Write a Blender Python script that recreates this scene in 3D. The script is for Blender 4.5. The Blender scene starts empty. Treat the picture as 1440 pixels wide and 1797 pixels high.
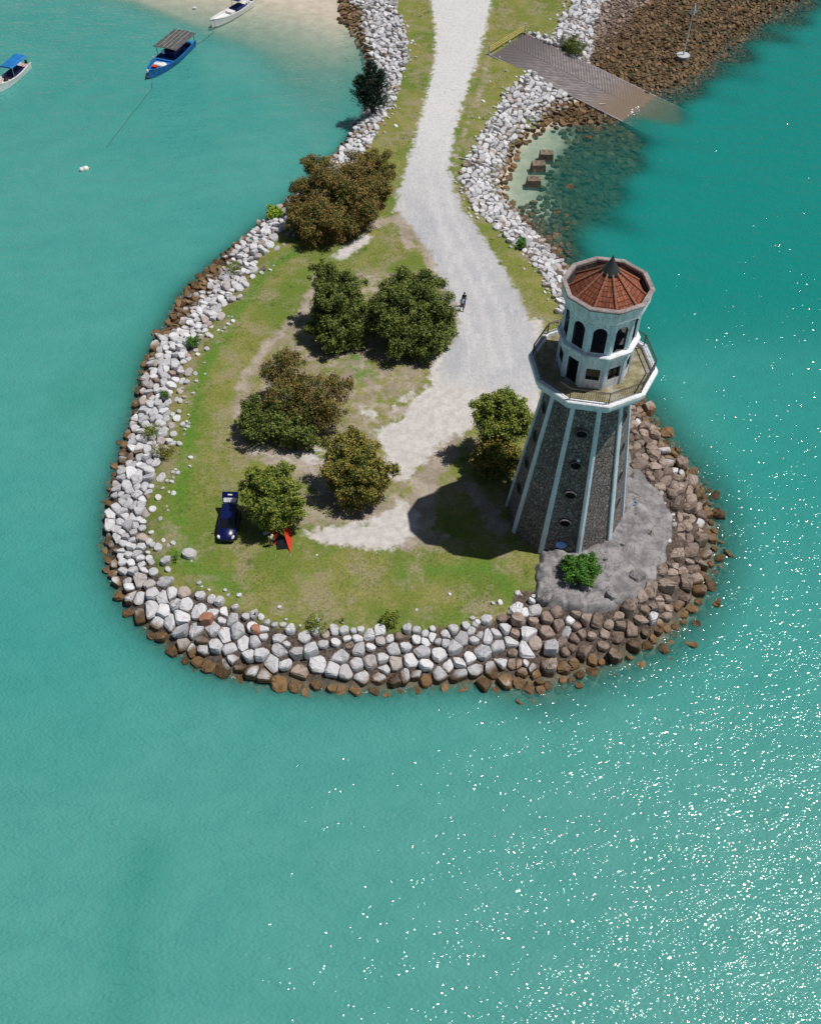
import bpy, bmesh, math, random
import numpy as np
from mathutils import Vector, Matrix, noise as mnoise
from mathutils.geometry import tessellate_polygon

# ------------------------------------------------------------------ camera, sky, sun, exposure
S = bpy.context.scene
COL = S.collection
R_ = math.radians
H, PITCH, FPX = 67.0, R_(50.4), 1693.0
cam = bpy.data.cameras.new('camera'); camo = bpy.data.objects.new('camera', cam); COL.objects.link(camo)
camo.location = (0, 0, H); camo.rotation_euler = (R_(90) - PITCH, 0, 0)
cam.sensor_fit = 'VERTICAL'; cam.sensor_height = 24.0; cam.lens = 24.0 * FPX / 1797.0
cam.clip_start = 0.5; cam.clip_end = 6000
S.camera = camo
SUN_EL, SUN_AZ = R_(66.5), R_(3.5)          # azimuth counted from +X towards +Y
w = bpy.data.worlds.new('World'); S.world = w; w.use_nodes = True
nt = w.node_tree
bg = nt.nodes['Background']; sky = nt.nodes.new('ShaderNodeTexSky')
sky.sky_type = 'NISHITA'; sky.sun_disc = False; sky.sun_elevation = SUN_EL; sky.sun_rotation = R_(90) - SUN_AZ
nt.links.new(sky.outputs[0], bg.inputs[0]); bg.inputs[1].default_value = 0.05
sl = bpy.data.lights.new('sun', 'SUN'); sl.energy = 5.0; sl.angle = R_(0.5); sl.color = (1.0, 0.965, 0.92)
so = bpy.data.objects.new('sun', sl); COL.objects.link(so)
sd = Vector((math.cos(SUN_EL) * math.cos(SUN_AZ), math.cos(SUN_EL) * math.sin(SUN_AZ), math.sin(SUN_EL)))
so.rotation_euler = sd.to_track_quat('Z', 'Y').to_euler(); so.location = (60, 0, 120)
S.view_settings.view_transform = 'Standard'; S.view_settings.look = 'None'
S.view_settings.exposure = -0.2; S.view_settings.gamma = 1.0
rng = random.Random(7); nrg = np.random.default_rng(11)

# ------------------------------------------------------------------ survey: photo position -> place at a known height
def P(x, y, z=0.0):
    u = (x - 720) / FPX; v = (y - 898.5) / FPX
    d = (u, math.cos(PITCH) - v * math.sin(PITCH), -math.sin(PITCH) - v * math.cos(PITCH))
    t = (z - H) / d[2]
    return Vector((d[0] * t, d[1] * t, z))
def scale_at(p):                             # photo pixels per metre at a place
    return FPX / (p.y * math.cos(PITCH) - (p.z - H) * math.sin(PITCH))
ZL = 2.2                                     # height of the lawn above the sea
def poly(pts, z): return np.array([P(x, y, z)[:2] for x, y in pts])

WEST = [(612, 40), (626, 62), (641, 95), (645, 130), (652, 160), (640, 200), (617, 235), (600, 262), (560, 300), (520, 345), (487, 372),
        (455, 398), (430, 420), (400, 445), (370, 470), (340, 497), (318, 520), (295, 565), (270, 610), (250, 660), (240, 715), (222, 770),
        (208, 820), (195, 860), (188, 905), (187, 960), (195, 1005), (215, 1050), (245, 1090), (285, 1125), (330, 1155), (380, 1178)]
SOUTH = [(440, 1192), (500, 1202), (560, 1207), (620, 1210), (690, 1206), (760, 1201), (830, 1196), (900, 1198), (940, 1200), (1000, 1182),
         (1040, 1168), (1090, 1148), (1150, 1122), (1190, 1085), (1215, 1050)]
EAST = [(1238, 1005), (1248, 960), (1240, 890), (1222, 850), (1200, 820), (1172, 785), (1148, 750), (1128, 720), (1105, 690), (1085, 640),
        (1050, 580), (1020, 520), (995, 475), (962, 432), (930, 402), (905, 376), (882, 352), (880, 325), (893, 292), (903, 265), (925, 240),
        (955, 226), (1000, 216), (1040, 216)]
REEF = [(1075, 212), (1118, 190), (1132, 168), (1180, 145), (1225, 118), (1268, 80), (1325, 38), (1385, 0), (1500, -60), (1750, -170), (2200, -260)]
BEACH = [(-1200, -200), (-500, -130), (100, -50), (345, -14), (440, 0), (500, 10), (560, 25)]
WL = poly(BEACH + WEST + SOUTH + EAST + REEF + [(2200, -320), (-1200, -320)], 0)
TOP = poly([(-1200, -240), (150, -160), (600, -110), (668, -40), (690, 0), (708, 50), (716, 100), (700, 140), (690, 180), (668, 215), (650, 250), (620, 290),
            (560, 345), (497, 425), (455, 480), (420, 525), (395, 560), (370, 600), (345, 645), (325, 690), (320, 740), (314, 790), (300, 830), (288, 870),
            (284, 910), (290, 955), (305, 990), (335, 1022), (380, 1052), (440, 1080), (490, 1096), (540, 1106), (600, 1108), (680, 1106),
            (740, 1104), (800, 1100), (850, 1090), (900, 1070), (935, 1056), (960, 1060), (1010, 1066), (1060, 1068), (1110, 1050),
            (1140, 1026), (1164, 990), (1182, 950), (1183, 905), (1165, 868), (1135, 832), (1112, 800), (1085, 750), (1060, 690), (1030, 640),
            (990, 565), (972, 520), (945, 475), (905, 430), (875, 402), (840, 375), (816, 345), (806, 312), (826, 272), (848, 235), (872, 195),
            (888, 160), (920, 135), (932, 118), (880, 104), (880, 84), (920, 55), (968, 70), (978, 48), (992, 20), (1010, 0), (1060, -30), (1200, -90),
            (1500, -190), (2200, -290), (2200, -318), (-1200, -318)], ZL)

def seg_dist(px, py, A, B):
    d = B - A; L = max(float(d @ d), 1e-9)
    t = np.clip(((px - A[0]) * d[0] + (py - A[1]) * d[1]) / L, 0, 1)
    return np.hypot(px - A[0] - t * d[0], py - A[1] - t * d[1])
def line_dist(px, py, pl, closed=False):
    out = np.full(px.shape, 1e9); n = len(pl)
    for i in range(n if closed else n - 1):
        out = np.minimum(out, seg_dist(px, py, pl[i], pl[(i + 1) % n]))
    return out
def inside(px, py, pl):
    c = np.zeros(px.shape, bool); n = len(pl)
    for i in range(n):
        x0, y0 = pl[i]; x1, y1 = pl[(i + 1) % n]
        if y0 == y1: continue
        c ^= ((y0 > py) != (y1 > py)) & (px < (x1 - x0) * (py - y0) / (y1 - y0) + x0)
    return c
def sdist(px, py, pl):                       # positive inside
    d = line_dist(px, py, pl, True); return np.where(inside(px, py, pl), d, -d)
def sstep(a, b, x):
    t = np.clip((x - a) / (b - a), 0, 1); return t * t * (3 - 2 * t)
EAST_SHORE = poly([(960, 1195), (1090, 1145), (1190, 1080), (1240, 1000), (1245, 900), (1200, 815), (1130, 720)], 0)
beach_line = poly(BEACH + [(612, 40)], 0)
beach_area = poly([(-1200, -200), (-300, -60), (200, 20), (420, 110), (500, 220), (550, 330), (640, 260), (680, 100), (640, 0), (600, -60), (-1200, -260)], 0)
basin_area = poly([(870, 330), (900, 250), (960, 215), (1085, 205), (1150, 250), (1125, 310), (1075, 370), (1020, 440), (985, 470), (930, 405)], 0)
reef_area = poly([(1060, 190), (1120, 200), (1165, 205), (1235, 165), (1300, 105), (1400, 25), (1560, -50), (1500, -200), (1100, -100)], 0)
# slipway: a ramp running down from the lawn into the sea
SA, SB = P(868, 99, ZL), P(917, 58, ZL)
SW = (SB - SA).length; SC = (SA + SB) / 2
SE = (P(1080, 205, 0.15) + P(1128, 160, 0.15)) / 2
sdir = Vector((SE.x - SC.x, SE.y - SC.y, 0)); SLOPE = (ZL - 0.15) / sdir.length; sdir.normalize()
sper = Vector((-sdir.y, sdir.x, 0)); SLEN = (ZL + 2.2) / SLOPE
def slip_z(x, y):
    s = (x - SC.x) * sdir.x + (y - SC.y) * sdir.y; t = (x - SC.x) * sper.x + (y - SC.y) * sper.y
    return s, t, ZL - SLOPE * s

def terrain_z(px, py):
    dw = sdist(px, py, WL); dt = -sdist(px, py, TOP)
    a = np.maximum(dw, 0); b = np.maximum(dt, 0)
    t = a / np.maximum(a + b, 1e-6); k = np.clip((a + b) / 6.0, 1, 3.2); k = np.where(k < 1.15, k * (1 - .38 * np.clip(sstep(-14, -22, px) + sstep(72, 82, py) + .5 * sstep(50, 44, py), 0, 1)), k)
    zl = ZL * np.where(b <= 0, 1, t ** k)
    do = np.maximum(-dw, 0)
    deep = np.minimum(0.78 * do, 5.5 + 0 * do)
    m = sstep(-9, 6, sdist(px, py, beach_area)) ** 1.5; bd = line_dist(px, py, beach_line); deep = deep * (1 - m) + np.minimum(0.013 * bd + .0013 * bd ** 2 + 0.03, do * 1.2 + .02) * m
    wob = 1.6 * np.sin(px * .55 + 1.2 * np.sin(py * .31)) + 1.1 * np.cos(py * .8 + px * .35); m = sstep(-5.5, 2.5, sdist(px, py, basin_area) + wob); deep = deep * (1 - m) + np.minimum(0.25 * do, 0.25 + 0.045 * do) * m
    m = sstep(-5.0, 1.5, sdist(px, py, reef_area) + wob); deep = deep * (1 - m) + np.minimum(0.11 * do, 1.6) * m
    m = sstep(8, 2, line_dist(px, py, EAST_SHORE)); deep = deep * (1 - m) + np.minimum(.42 * do, 5.5) * m
    z = np.where(dw > 0, zl, -deep)
    s, tt, rz = slip_z(px, py)
    on = (s > -0.3) & (s < SLEN + 1) & (np.abs(tt) < SW / 2 + 0.25)
    return np.where(on, np.minimum(z, rz - 0.22), z), dw, dt

# ------------------------------------------------------------------ helpers
def tag(o, label=None, cat=None, group=None, kind=None):
    if label: o['label'] = label
    if cat: o['category'] = cat
    if group: o['group'] = group
    if kind: o['kind'] = kind
    return o
def empty(name, loc, rz=0.0, **k):
    o = bpy.data.objects.new(name, None); COL.objects.link(o); o.location = loc; o.rotation_euler = (0, 0, rz)
    o.empty_display_size = 0.3
    return tag(o, **k)
def link(name, me, m=None, parent=None, loc=None, **k):
    o = bpy.data.objects.new(name, me); COL.objects.link(o)
    if m is not None:
        for x in (m if isinstance(m, (list, tuple)) else [m]): me.materials.append(x)
    if parent is not None: o.parent = parent
    if loc is not None: o.location = loc
    return tag(o, **k)
def mesh_np(name, v, f, attrs=None):
    me = bpy.data.meshes.new(name); me.from_pydata([tuple(q) for q in v] if not isinstance(v, np.ndarray) else v.tolist(), [], f if not isinstance(f, np.ndarray) else f.tolist())
    for an, av in (attrs or {}).items():
        a = me.attributes.new(an, 'FLOAT', 'POINT'); a.data.foreach_set('value', np.asarray(av, dtype=np.float32))
    me.update(); return me
class MB:
    def __init__(s): s.b = bmesh.new(); s.mi = 0
    def _faces(s, vs, fs, M=None):
        V = [s.b.verts.new(M @ Vector(v) if M is not None else Vector(v)) for v in vs]
        for f in fs:
            try: q = s.b.faces.new([V[i] for i in f]); q.material_index = s.mi
            except ValueError: pass
    def box(s, c, d, M=None, rz=0, taper=1.0):
        x, y, z = [q / 2 for q in d]; vs = []
        for zz, k in ((-z, 1), (z, taper)):
            for a, b in ((-x, -y), (x, -y), (x, y), (-x, y)):
                p = Matrix.Rotation(rz, 3, 'Z') @ Vector((a * k, b * k, zz)); vs.append(Vector(c) + p)
        s._faces(vs, [(3, 2, 1, 0), (4, 5, 6, 7), (0, 1, 5, 4), (1, 2, 6, 5), (2, 3, 7, 6), (3, 0, 4, 7)], M); return s
    def tube(s, pts, r, n=6, M=None, cap=True):
        pts = [Vector(p) for p in pts]; rs = r if isinstance(r, (list, tuple)) else [r] * len(pts); vs = []; fs = []
        for i, p in enumerate(pts):
            d = (pts[min(i + 1, len(pts) - 1)] - pts[max(i - 1, 0)]).normalized()
            a = d.orthogonal().normalized() if i == 0 else (a0 - d * a0.dot(d)).normalized()
            a0 = a; b = d.cross(a)
            for k in range(n):
                t = 2 * math.pi * k / n; vs.append(p + (a * math.cos(t) + b * math.sin(t)) * rs[i])
        for i in range(len(pts) - 1):
            for k in range(n): fs.append((i * n + k, i * n + (k + 1) % n, (i + 1) * n + (k + 1) % n, (i + 1) * n + k))
        if cap: fs += [tuple(range(n))[::-1], tuple((len(pts) - 1) * n + k for k in range(n))]
        s._faces(vs, fs, M); return s
    def lathe(s, prof, n=16, c=(0, 0, 0), ang0=0, M=None, capb=True, capt=True, sx=1, sy=1):
        vs = []; fs = []
        for r, z in prof:
            for k in range(n):
                t = ang0 + 2 * math.pi * k / n; vs.append((c[0] + r * math.cos(t) * sx, c[1] + r * math.sin(t) * sy, c[2] + z))
        for i in range(len(prof) - 1):
            for k in range(n): fs.append((i * n + k, i * n + (k + 1) % n, (i + 1) * n + (k + 1) % n, (i + 1) * n + k))
        if capb: fs.append(tuple(range(n))[::-1])
        if capt: fs.append(tuple((len(prof) - 1) * n + k for k in range(n)))
        s._faces(vs, fs, M); return s
    def loft(s, rings, capa=True, capb=True, M=None, closed=True):
        n = len(rings[0]); vs = [v for r in rings for v in r]; fs = []
        for i in range(len(rings) - 1):
            for k in range(n if closed else n - 1): fs.append((i * n + k, i * n + (k + 1) % n, (i + 1) * n + (k + 1) % n, (i + 1) * n + k))
        if capa: fs.append(tuple(range(n))[::-1])
        if capb: fs.append(tuple((len(rings) - 1) * n + k for k in range(n)))
        s._faces(vs, fs, M); return s
    def poly(s, pts, M=None): s._faces(pts, [tuple(range(len(pts)))], M); return s
    def build(s, name, m, parent=None, bevel=0, smooth=False, loc=None, **k):
        if bevel:
            bmesh.ops.bevel(s.b, geom=list(s.b.edges), offset=bevel, segments=1, affect='EDGES', clamp_overlap=True)
        bmesh.ops.recalc_face_normals(s.b, faces=s.b.faces)
        me = bpy.data.meshes.new(name); s.b.to_mesh(me); s.b.free()
        if smooth:
            for p in me.polygons: p.use_smooth = True
        return link(name, me, m, parent, loc, **k)

# ------------------------------------------------------------------ materials
class NT:
    def __init__(s, name, rough=0.7, spec=0.3):
        s.m = bpy.data.materials.new(name); s.m.use_nodes = True; s.t = s.m.node_tree; s.n = s.t.nodes
        s.p = s.n['Principled BSDF']; s.p.inputs['Roughness'].default_value = rough; s.p.inputs['Specular IOR Level'].default_value = spec
        s.out = s.n['Material Output']
    def _set(s, sock, v):
        if v is None: return
        if isinstance(v, bpy.types.NodeSocket): s.t.links.new(v, sock)
        elif isinstance(v, tuple) and len(v) == 3 and sock.type == 'RGBA': sock.default_value = (*v, 1)
        else: sock.default_value = v
    def pos(s): return s.n.new('ShaderNodeNewGeometry').outputs['Position']
    def obj(s): return s.n.new('ShaderNodeTexCoord').outputs['Object']
    def uv(s): return s.n.new('ShaderNodeTexCoord').outputs['UV']
    def attr(s, a): q = s.n.new('ShaderNodeAttribute'); q.attribute_name = a; return q.outputs['Fac']
    def mapping(s, v, sc=(1, 1, 1), rot=(0, 0, 0), loc=(0, 0, 0)):
        q = s.n.new('ShaderNodeMapping'); s._set(q.inputs[0], v); q.inputs['Scale'].default_value = sc; q.inputs['Rotation'].default_value = rot; q.inputs['Location'].default_value = loc
        return q.outputs[0]
    def noise(s, v, sc, det=4, rough=.55, dist=0):
        q = s.n.new('ShaderNodeTexNoise'); s._set(q.inputs['Vector'], v); q.inputs['Scale'].default_value = sc; q.inputs['Detail'].default_value = det
        q.inputs['Roughness'].default_value = rough; q.inputs['Distortion'].default_value = dist; return q.outputs['Fac']
    def vor(s, v, sc, feat='F1', out='Distance', rnd=1):
        q = s.n.new('ShaderNodeTexVoronoi'); q.feature = feat; s._set(q.inputs['Vector'], v); q.inputs['Scale'].default_value = sc; q.inputs['Randomness'].default_value = rnd
        return q.outputs[out]
    def ramp(s, x, a, b, lo=0.0, hi=1.0):
        q = s.n.new('ShaderNodeMapRange'); q.interpolation_type = 'SMOOTHSTEP'; s._set(q.inputs[0], x)
        for i, v in enumerate((a, b, lo, hi)): s._set(q.inputs[i + 1], v)
        return q.outputs[0]
    def math(s, op, a, b=None, c=None):
        q = s.n.new('ShaderNodeMath'); q.operation = op
        for i, v in enumerate((a, b, c)): s._set(q.inputs[i], v)
        return q.outputs[0]
    def mix(s, f, a, b, mode='MIX'):
        q = s.n.new('ShaderNodeMix'); q.data_type = 'RGBA'; q.blend_type = mode; s._set(q.inputs[0], f); s._set(q.inputs[6], a); s._set(q.inputs[7], b); return q.outputs[2]
    def sep(s, v, i): q = s.n.new('ShaderNodeSeparateXYZ'); s._set(q.inputs[0], v); return q.outputs[i]
    def bump(s, h, st=.5, d=.05, nrm=None):
        q = s.n.new('ShaderNodeBump'); s._set(q.inputs['Height'], h); q.inputs['Strength'].default_value = st; q.inputs['Distance'].default_value = d
        if nrm is not None: s._set(q.inputs['Normal'], nrm)
        return q.outputs[0]
    def done(s, col=None, rough=None, nrm=None):
        s._set(s.p.inputs['Base Color'], col); s._set(s.p.inputs['Roughness'], rough)
        if nrm is not None: s._set(s.p.inputs['Normal'], nrm)
        return s.m
def plain(name, col, rough=.6, spec=.3, metal=0, var=.25, sc=6):
    k = NT(name, rough, spec); k.p.inputs['Metallic'].default_value = metal
    n = k.noise(k.obj(), sc, 4); c2 = tuple(q * (1 - var) for q in col)
    return k.done(k.mix(k.ramp(n, .35, .65), col, c2))

def mat_ground():
    k = NT('lawn_gravel_and_earth', .9, .1); p = k.pos()
    big = k.noise(p, .12, 5, .6); mid = k.noise(p, .55, 5, .65); fine = k.noise(p, 4.5, 4, .7); vf = k.noise(p, 14, 3, .7)
    dist = k.noise(p, .9, 6, .7)
    def mask(a, lo=.36, hi=.64, amp=1.25):
        return k.ramp(k.math('ADD', k.attr(a), k.math('MULTIPLY', k.math('SUBTRACT', dist, .5), amp)), lo, hi)
    green = k.mix(k.ramp(mid, .35, .68), (.185, .212, .042), (.280, .255, .092))
    green = k.mix(k.ramp(big, .45, .62), green, (.138, .198, .034))
    green = k.mix(mask('lush', .2, .95, 1.1), green, (.095, .212, .024))
    green = k.mix(k.ramp(k.noise(p, .33, 7, .68), .47, .62, 0, .8), green, (.31, .265, .165))
    green = k.mix(k.ramp(k.noise(k.mapping(p, loc=(9, 4, 2)), .3, 6, .7), .60, .72), green, (.060, .095, .018))
    green = k.mix(k.ramp(fine, .3, .75, .0, .55), green, (.05, .06, .014))
    green = k.mix(k.ramp(k.noise(p, 9, 3, .7), .58, .75, 0, .5), green, (.25, .24, .10))
    earth = k.mix(k.ramp(mid, .4, .62), (.27, .22, .17), (.375, .325, .265))
    earth = k.mix(k.ramp(fine, .4, .8, 0, .5), earth, (.12, .095, .075))
    sand = k.mix(k.ramp(k.noise(p, 1.3, 7, .75), .36, .64), (.54, .515, .49), (.42, .39, .365))
    sand = k.mix(k.ramp(vf, .5, .8, 0, .35), sand, (.22, .19, .16))
    grav = k.mix(k.ramp(k.noise(p, .25, 4, .6), .38, .66), (.455, .45, .45), (.375, .378, .395))
    grav = k.mix(k.attr('pale'), grav, (.58, .57, .555))
    grav = k.mix(k.attr('track'), grav, (.56, .55, .54)); grav = k.mix(k.ramp(k.noise(p, 2.2, 6, .8), .5, .66, 0, .5), grav, (.30, .30, .315))
    grav = k.mix(k.ramp(k.noise(p, 7, 5, .75), .42, .72, 0, .55), grav, (.22, .22, .235))
    grav = k.mix(k.ramp(k.noise(k.mapping(p, sc=(2.2, .35, 1), rot=(0, 0, -.25)), 1.5, 5, .7), .5, .72, 0, .4), grav, (.60, .60, .60))
    c = k.mix(mask('earth'), green, earth); c = k.mix(mask('sand'), c, sand); c = k.mix(mask('gravel', .36, .64, 1.15), c, grav)
    z = k.sep(p, 2)
    bed = k.mix(k.ramp(k.noise(p, .8, 5, .7), .4, .6), (.17, .15, .11), (.10, .095, .07))
    bed = k.mix(k.attr('darkbed'), bed, (.05, .055, .032))
    bed = k.mix(k.attr('bedsand'), bed, k.mix(k.ramp(k.noise(p, .6, 5), .35, .65), (.50, .44, .36), (.42, .365, .30)))
    c = k.mix(k.attr('slope'), c, k.mix(k.ramp(fine, .4, .6), (.13, .10, .08), (.05, .04, .034)))
    c = k.mix(k.ramp(z, .10, .55, 1, 0), c, bed)
    b = k.bump(fine, .5, .08, k.bump(vf, .5, .03))
    return k.done(c, .92, b)

def mat_rock():
    k = NT('granite_rock', .8, .25); p = k.pos(); t = k.attr('tint'); kd = k.attr('kindc')
    n1 = k.noise(p, 2.2, 5, .65); n2 = k.noise(p, 9, 4, .7)
    white = k.mix(t, (.40, .395, .405), (.66, .65, .665)); white = k.mix(k.ramp(t, .0, .12, 1, 0), white, (.40, .33, .285))
    white = k.mix(k.ramp(n1, .52, .72, 0, .65), white, (.30, .285, .28))
    brown = k.mix(t, (.18, .135, .108), (.40, .315, .265)); brown = k.mix(k.ramp(n1, .45, .65, 0, .6), brown, (.10, .062, .042))
    c = k.mix(kd, white, brown)
    c = k.mix(k.ramp(n2, .5, .75, 0, .45), c, (.10, .09, .085))
    z = k.sep(p, 2); edge = k.math('ADD', z, k.math('MULTIPLY', k.math('SUBTRACT', k.noise(p, .5, 3), .5), 1.0))
    oc = k.mix(k.ramp(n1, .35, .65), k.mix(t, (.10, .058, .028), (.26, .148, .062)), k.mix(t, (.06, .040, .022), (.18, .115, .055)))
    oc = k.mix(k.ramp(n2, .5, .7, 0, .6), oc, (.035, .026, .018))
    c = k.mix(k.ramp(edge, .6, 1.0, 1, 0), c, oc)
    algae = k.ramp(z, -.35, .12, 1, 0); c = k.mix(k.math('MULTIPLY', algae, .75), c, (.045, .05, .018))
    return k.done(c, k.ramp(z, .1, .6, .45, .82), k.bump(n2, .7, .06, k.bump(n1, .6, .12)))

def mat_water():
    k = NT('turquoise_sea', .1); p = k.pos(); d = k.attr('depth'); clr = k.attr('clear'); pal = k.attr('milky')
    m1 = k.mapping(p, sc=(1, 1.7, 1), rot=(0, 0, R_(-25)))
    big = k.noise(p, .035, 4, .55); mid = k.noise(m1, .22, 5, .6)
    c = k.mix(k.ramp(big, .35, .65), (.052, .265, .236), (.068, .284, .250))
    c = k.mix(clr, c, (.003, .215, .186)); c = k.mix(pal, c, (.088, .285, .250))
    c = k.mix(k.ramp(mid, .3, .7, 0, .22), c, (.018, .20, .175))
    c = k.mix(k.attr('plume'), c, (.030, .215, .155))
    w1 = k.noise(k.mapping(p, sc=(.65, 1.35, 1), rot=(0, 0, R_(-24))), 1.15, 1, .45, .3)
    w2 = k.noise(k.mapping(p, sc=(.8, 1.25, 1), rot=(0, 0, R_(-38))), 4.6, 0, .5)
    w0 = k.noise(k.mapping(p, sc=(.45, 1.0, 1), rot=(0, 0, R_(-22))), .33, 1, .5)
    strk = k.noise(k.mapping(p, sc=(.35, 1.5, 1), rot=(0, 0, R_(-30))), .55, 2, .55)
    w2 = k.math('MULTIPLY', w2, k.ramp(strk, .34, .66, .66, 1.0))
    b0 = k.bump(w0, 1, .25); b1 = k.bump(w1, 1, .12, b0); b2 = k.bump(w2, 1, .082, b1)
    dif = k.n.new('ShaderNodeBsdfDiffuse'); k._set(dif.inputs[0], c); k._set(dif.inputs['Normal'], b2)
    tr = k.n.new('ShaderNodeBsdfTransparent')
    tint = k.mix(k.math('SUBTRACT', 1.0, k.math('POWER', 2.718, k.math('MULTIPLY', d, -.9))), (.97, .99, .98), (.45, .85, .72)); k._set(tr.inputs[0], tint)
    al = k.math('SUBTRACT', 1.0, k.math('POWER', 2.718, k.math('MULTIPLY', d, k.math('SUBTRACT', k.math('MULTIPLY', k.attr('limpid'), .9), 1.3))))
    al = k.math('MULTIPLY', al, k.ramp(d, 0, .15, .4, 1))
    mx = k.n.new('ShaderNodeMixShader'); k._set(mx.inputs[0], al); k.t.links.new(tr.outputs[0], mx.inputs[1]); k.t.links.new(dif.outputs[0], mx.inputs[2])
    fn = k.math('MULTIPLY', k.ramp(k.noise(p, 3.0, 5, .75, .4), .55, .66), k.ramp(d, .02, .5, 1, 0))
    fd = k.n.new('ShaderNodeBsdfDiffuse'); fd.inputs[0].default_value = (.7, .74, .74, 1)
    mf = k.n.new('ShaderNodeMixShader'); k._set(mf.inputs[0], k.math('MULTIPLY', fn, .55)); k.t.links.new(mx.outputs[0], mf.inputs[1]); k.t.links.new(fd.outputs[0], mf.inputs[2])
    gl = k.n.new('ShaderNodeBsdfGlossy'); gl.inputs['Roughness'].default_value = .062; k._set(gl.inputs['Normal'], b2)
    fr = k.n.new('ShaderNodeFresnel'); fr.inputs[0].default_value = 1.33; k._set(fr.inputs['Normal'], b2)
    m2 = k.n.new('ShaderNodeMixShader'); k._set(m2.inputs[0], fr.outputs[0]); k.t.links.new(mf.outputs[0], m2.inputs[1]); k.t.links.new(gl.outputs[0], m2.inputs[2])
    k.t.links.new(m2.outputs[0], k.out.inputs[0]); return k.m

def mat_leaf(name, c1, c2, c3):
    k = NT(name, .55, .25); t = k.attr('tint'); q = k.attr('clump')
    c = k.mix(k.ramp(k.math('ADD', k.math('MULTIPLY', t, .6), k.math('MULTIPLY', q, .4)), .1, .9), c1, c2); c = k.mix(k.ramp(k.math('ADD', q, k.math('MULTIPLY', t, .35)), .62, .95), c, c3)
    return k.done(c)

def mat_stone():
    k = NT('rubble_stone_cladding', .85, .2); p = k.obj()
    pd = k.mapping(p, sc=(1, 1, .8)); e = k.vor(pd, 3.6, 'DISTANCE_TO_EDGE'); cc = k.vor(pd, 3.6, 'F1', 'Color')
    v = k.sep(cc, 0); n = k.noise(p, 8, 4, .7)
    c = k.mix(v, (.155, .14, .14), (.29, .265, .26)); c = k.mix(k.ramp(k.sep(cc, 1), .5, .9, 0, .6), c, (.24, .17, .14))
    c = k.mix(k.ramp(n, .45, .75, 0, .5), c, (.08, .07, .068)); c = k.mix(k.ramp(e, .02, .07, .85, 0), c, (.045, .04, .04))
    c = k.mix(k.ramp(k.noise(k.mapping(p, sc=(1, 1, .15)), .8, 5, .7), .5, .72, 0, .5), c, (.07, .06, .058))
    return k.done(c, .85, k.bump(k.ramp(e, 0, .12), .9, .07, k.bump(n, .4, .03)))
def mat_paint(name, stain=.42, base=(.78, .80, .83)):
    k = NT(name, .6, .3); p = k.obj()
    st = k.noise(k.mapping(p, sc=(2.6, 2.6, .35)), 1.5, 6, .8); n2 = k.noise(p, 5, 5, .75)
    c = k.mix(k.ramp(st, .47, .62, 0, stain), base, (.20, .21, .225)); c = k.mix(k.ramp(n2, .54, .68, 0, min(1, stain * 1.3)), c, (.07, .065, .065))
    c = k.mix(k.ramp(k.noise(p, 1.2, 4), .45, .7, 0, .3), c, (.50, .45, .38))
    return k.done(c, .65, k.bump(n2, .3, .02))
def mat_tiles():
    k = NT('terracotta_tiles', .75, .2); u = k.uv(); x = k.sep(u, 0); y = k.sep(u, 1)
    row = k.math('FRACT', k.math('MULTIPLY', y, 2.9)); col = k.math('FRACT', k.math('MULTIPLY', x, 4.2))
    cell = k.n.new('ShaderNodeTexWhiteNoise'); cell.noise_dimensions = '2D'
    cb = k.n.new('ShaderNodeCombineXYZ'); k._set(cb.inputs[0], k.math('FLOOR', k.math('MULTIPLY', x, 4.2))); k._set(cb.inputs[1], k.math('FLOOR', k.math('MULTIPLY', y, 2.9)))
    k._set(cell.inputs['Vector'], cb.outputs[0]); n = k.noise(k.obj(), 3, 5, .7)
    c = k.mix(cell.outputs['Value'], (.25, .075, .038), (.38, .13, .068)); c = k.mix(k.ramp(n, .42, .68, 0, .65), c, (.11, .045, .03))
    c = k.mix(k.ramp(row, .80, .93), c, (.04, .02, .015)); c = k.mix(k.math('MULTIPLY', k.ramp(k.math('ABSOLUTE', k.math('SUBTRACT', col, .5)), .34, .48), .75), c, (.06, .025, .018))
    return k.done(c, .75, k.bump(k.math('ADD', k.math('MULTIPLY', row, -1), k.math('ABSOLUTE', k.math('SUBTRACT', col, .5))), .8, .06))
def mat_concrete(name, a=(.30, .285, .285), b=(.155, .145, .148), sc=.9):
    k = NT(name, .85, .2); p = k.pos(); n = k.noise(p, sc, 6, .7); f = k.noise(p, 7, 5, .75)
    c = k.mix(k.ramp(n, .36, .64), a, b); c = k.mix(k.ramp(f, .45, .75, 0, .5), c, (.09, .085, .085))
    c = k.mix(k.ramp(k.vor(k.mapping(p, loc=(3, 1, 0)), .8, 'DISTANCE_TO_EDGE'), .0, .02, .7, 0), c, (.05, .048, .045))
    c = k.mix(k.ramp(k.noise(p, .5, 3), .58, .72, 0, .45), c, (.42, .40, .385))
    return k.done(c, .85, k.bump(f, .5, .04, k.bump(n, .5, .1)))
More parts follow.
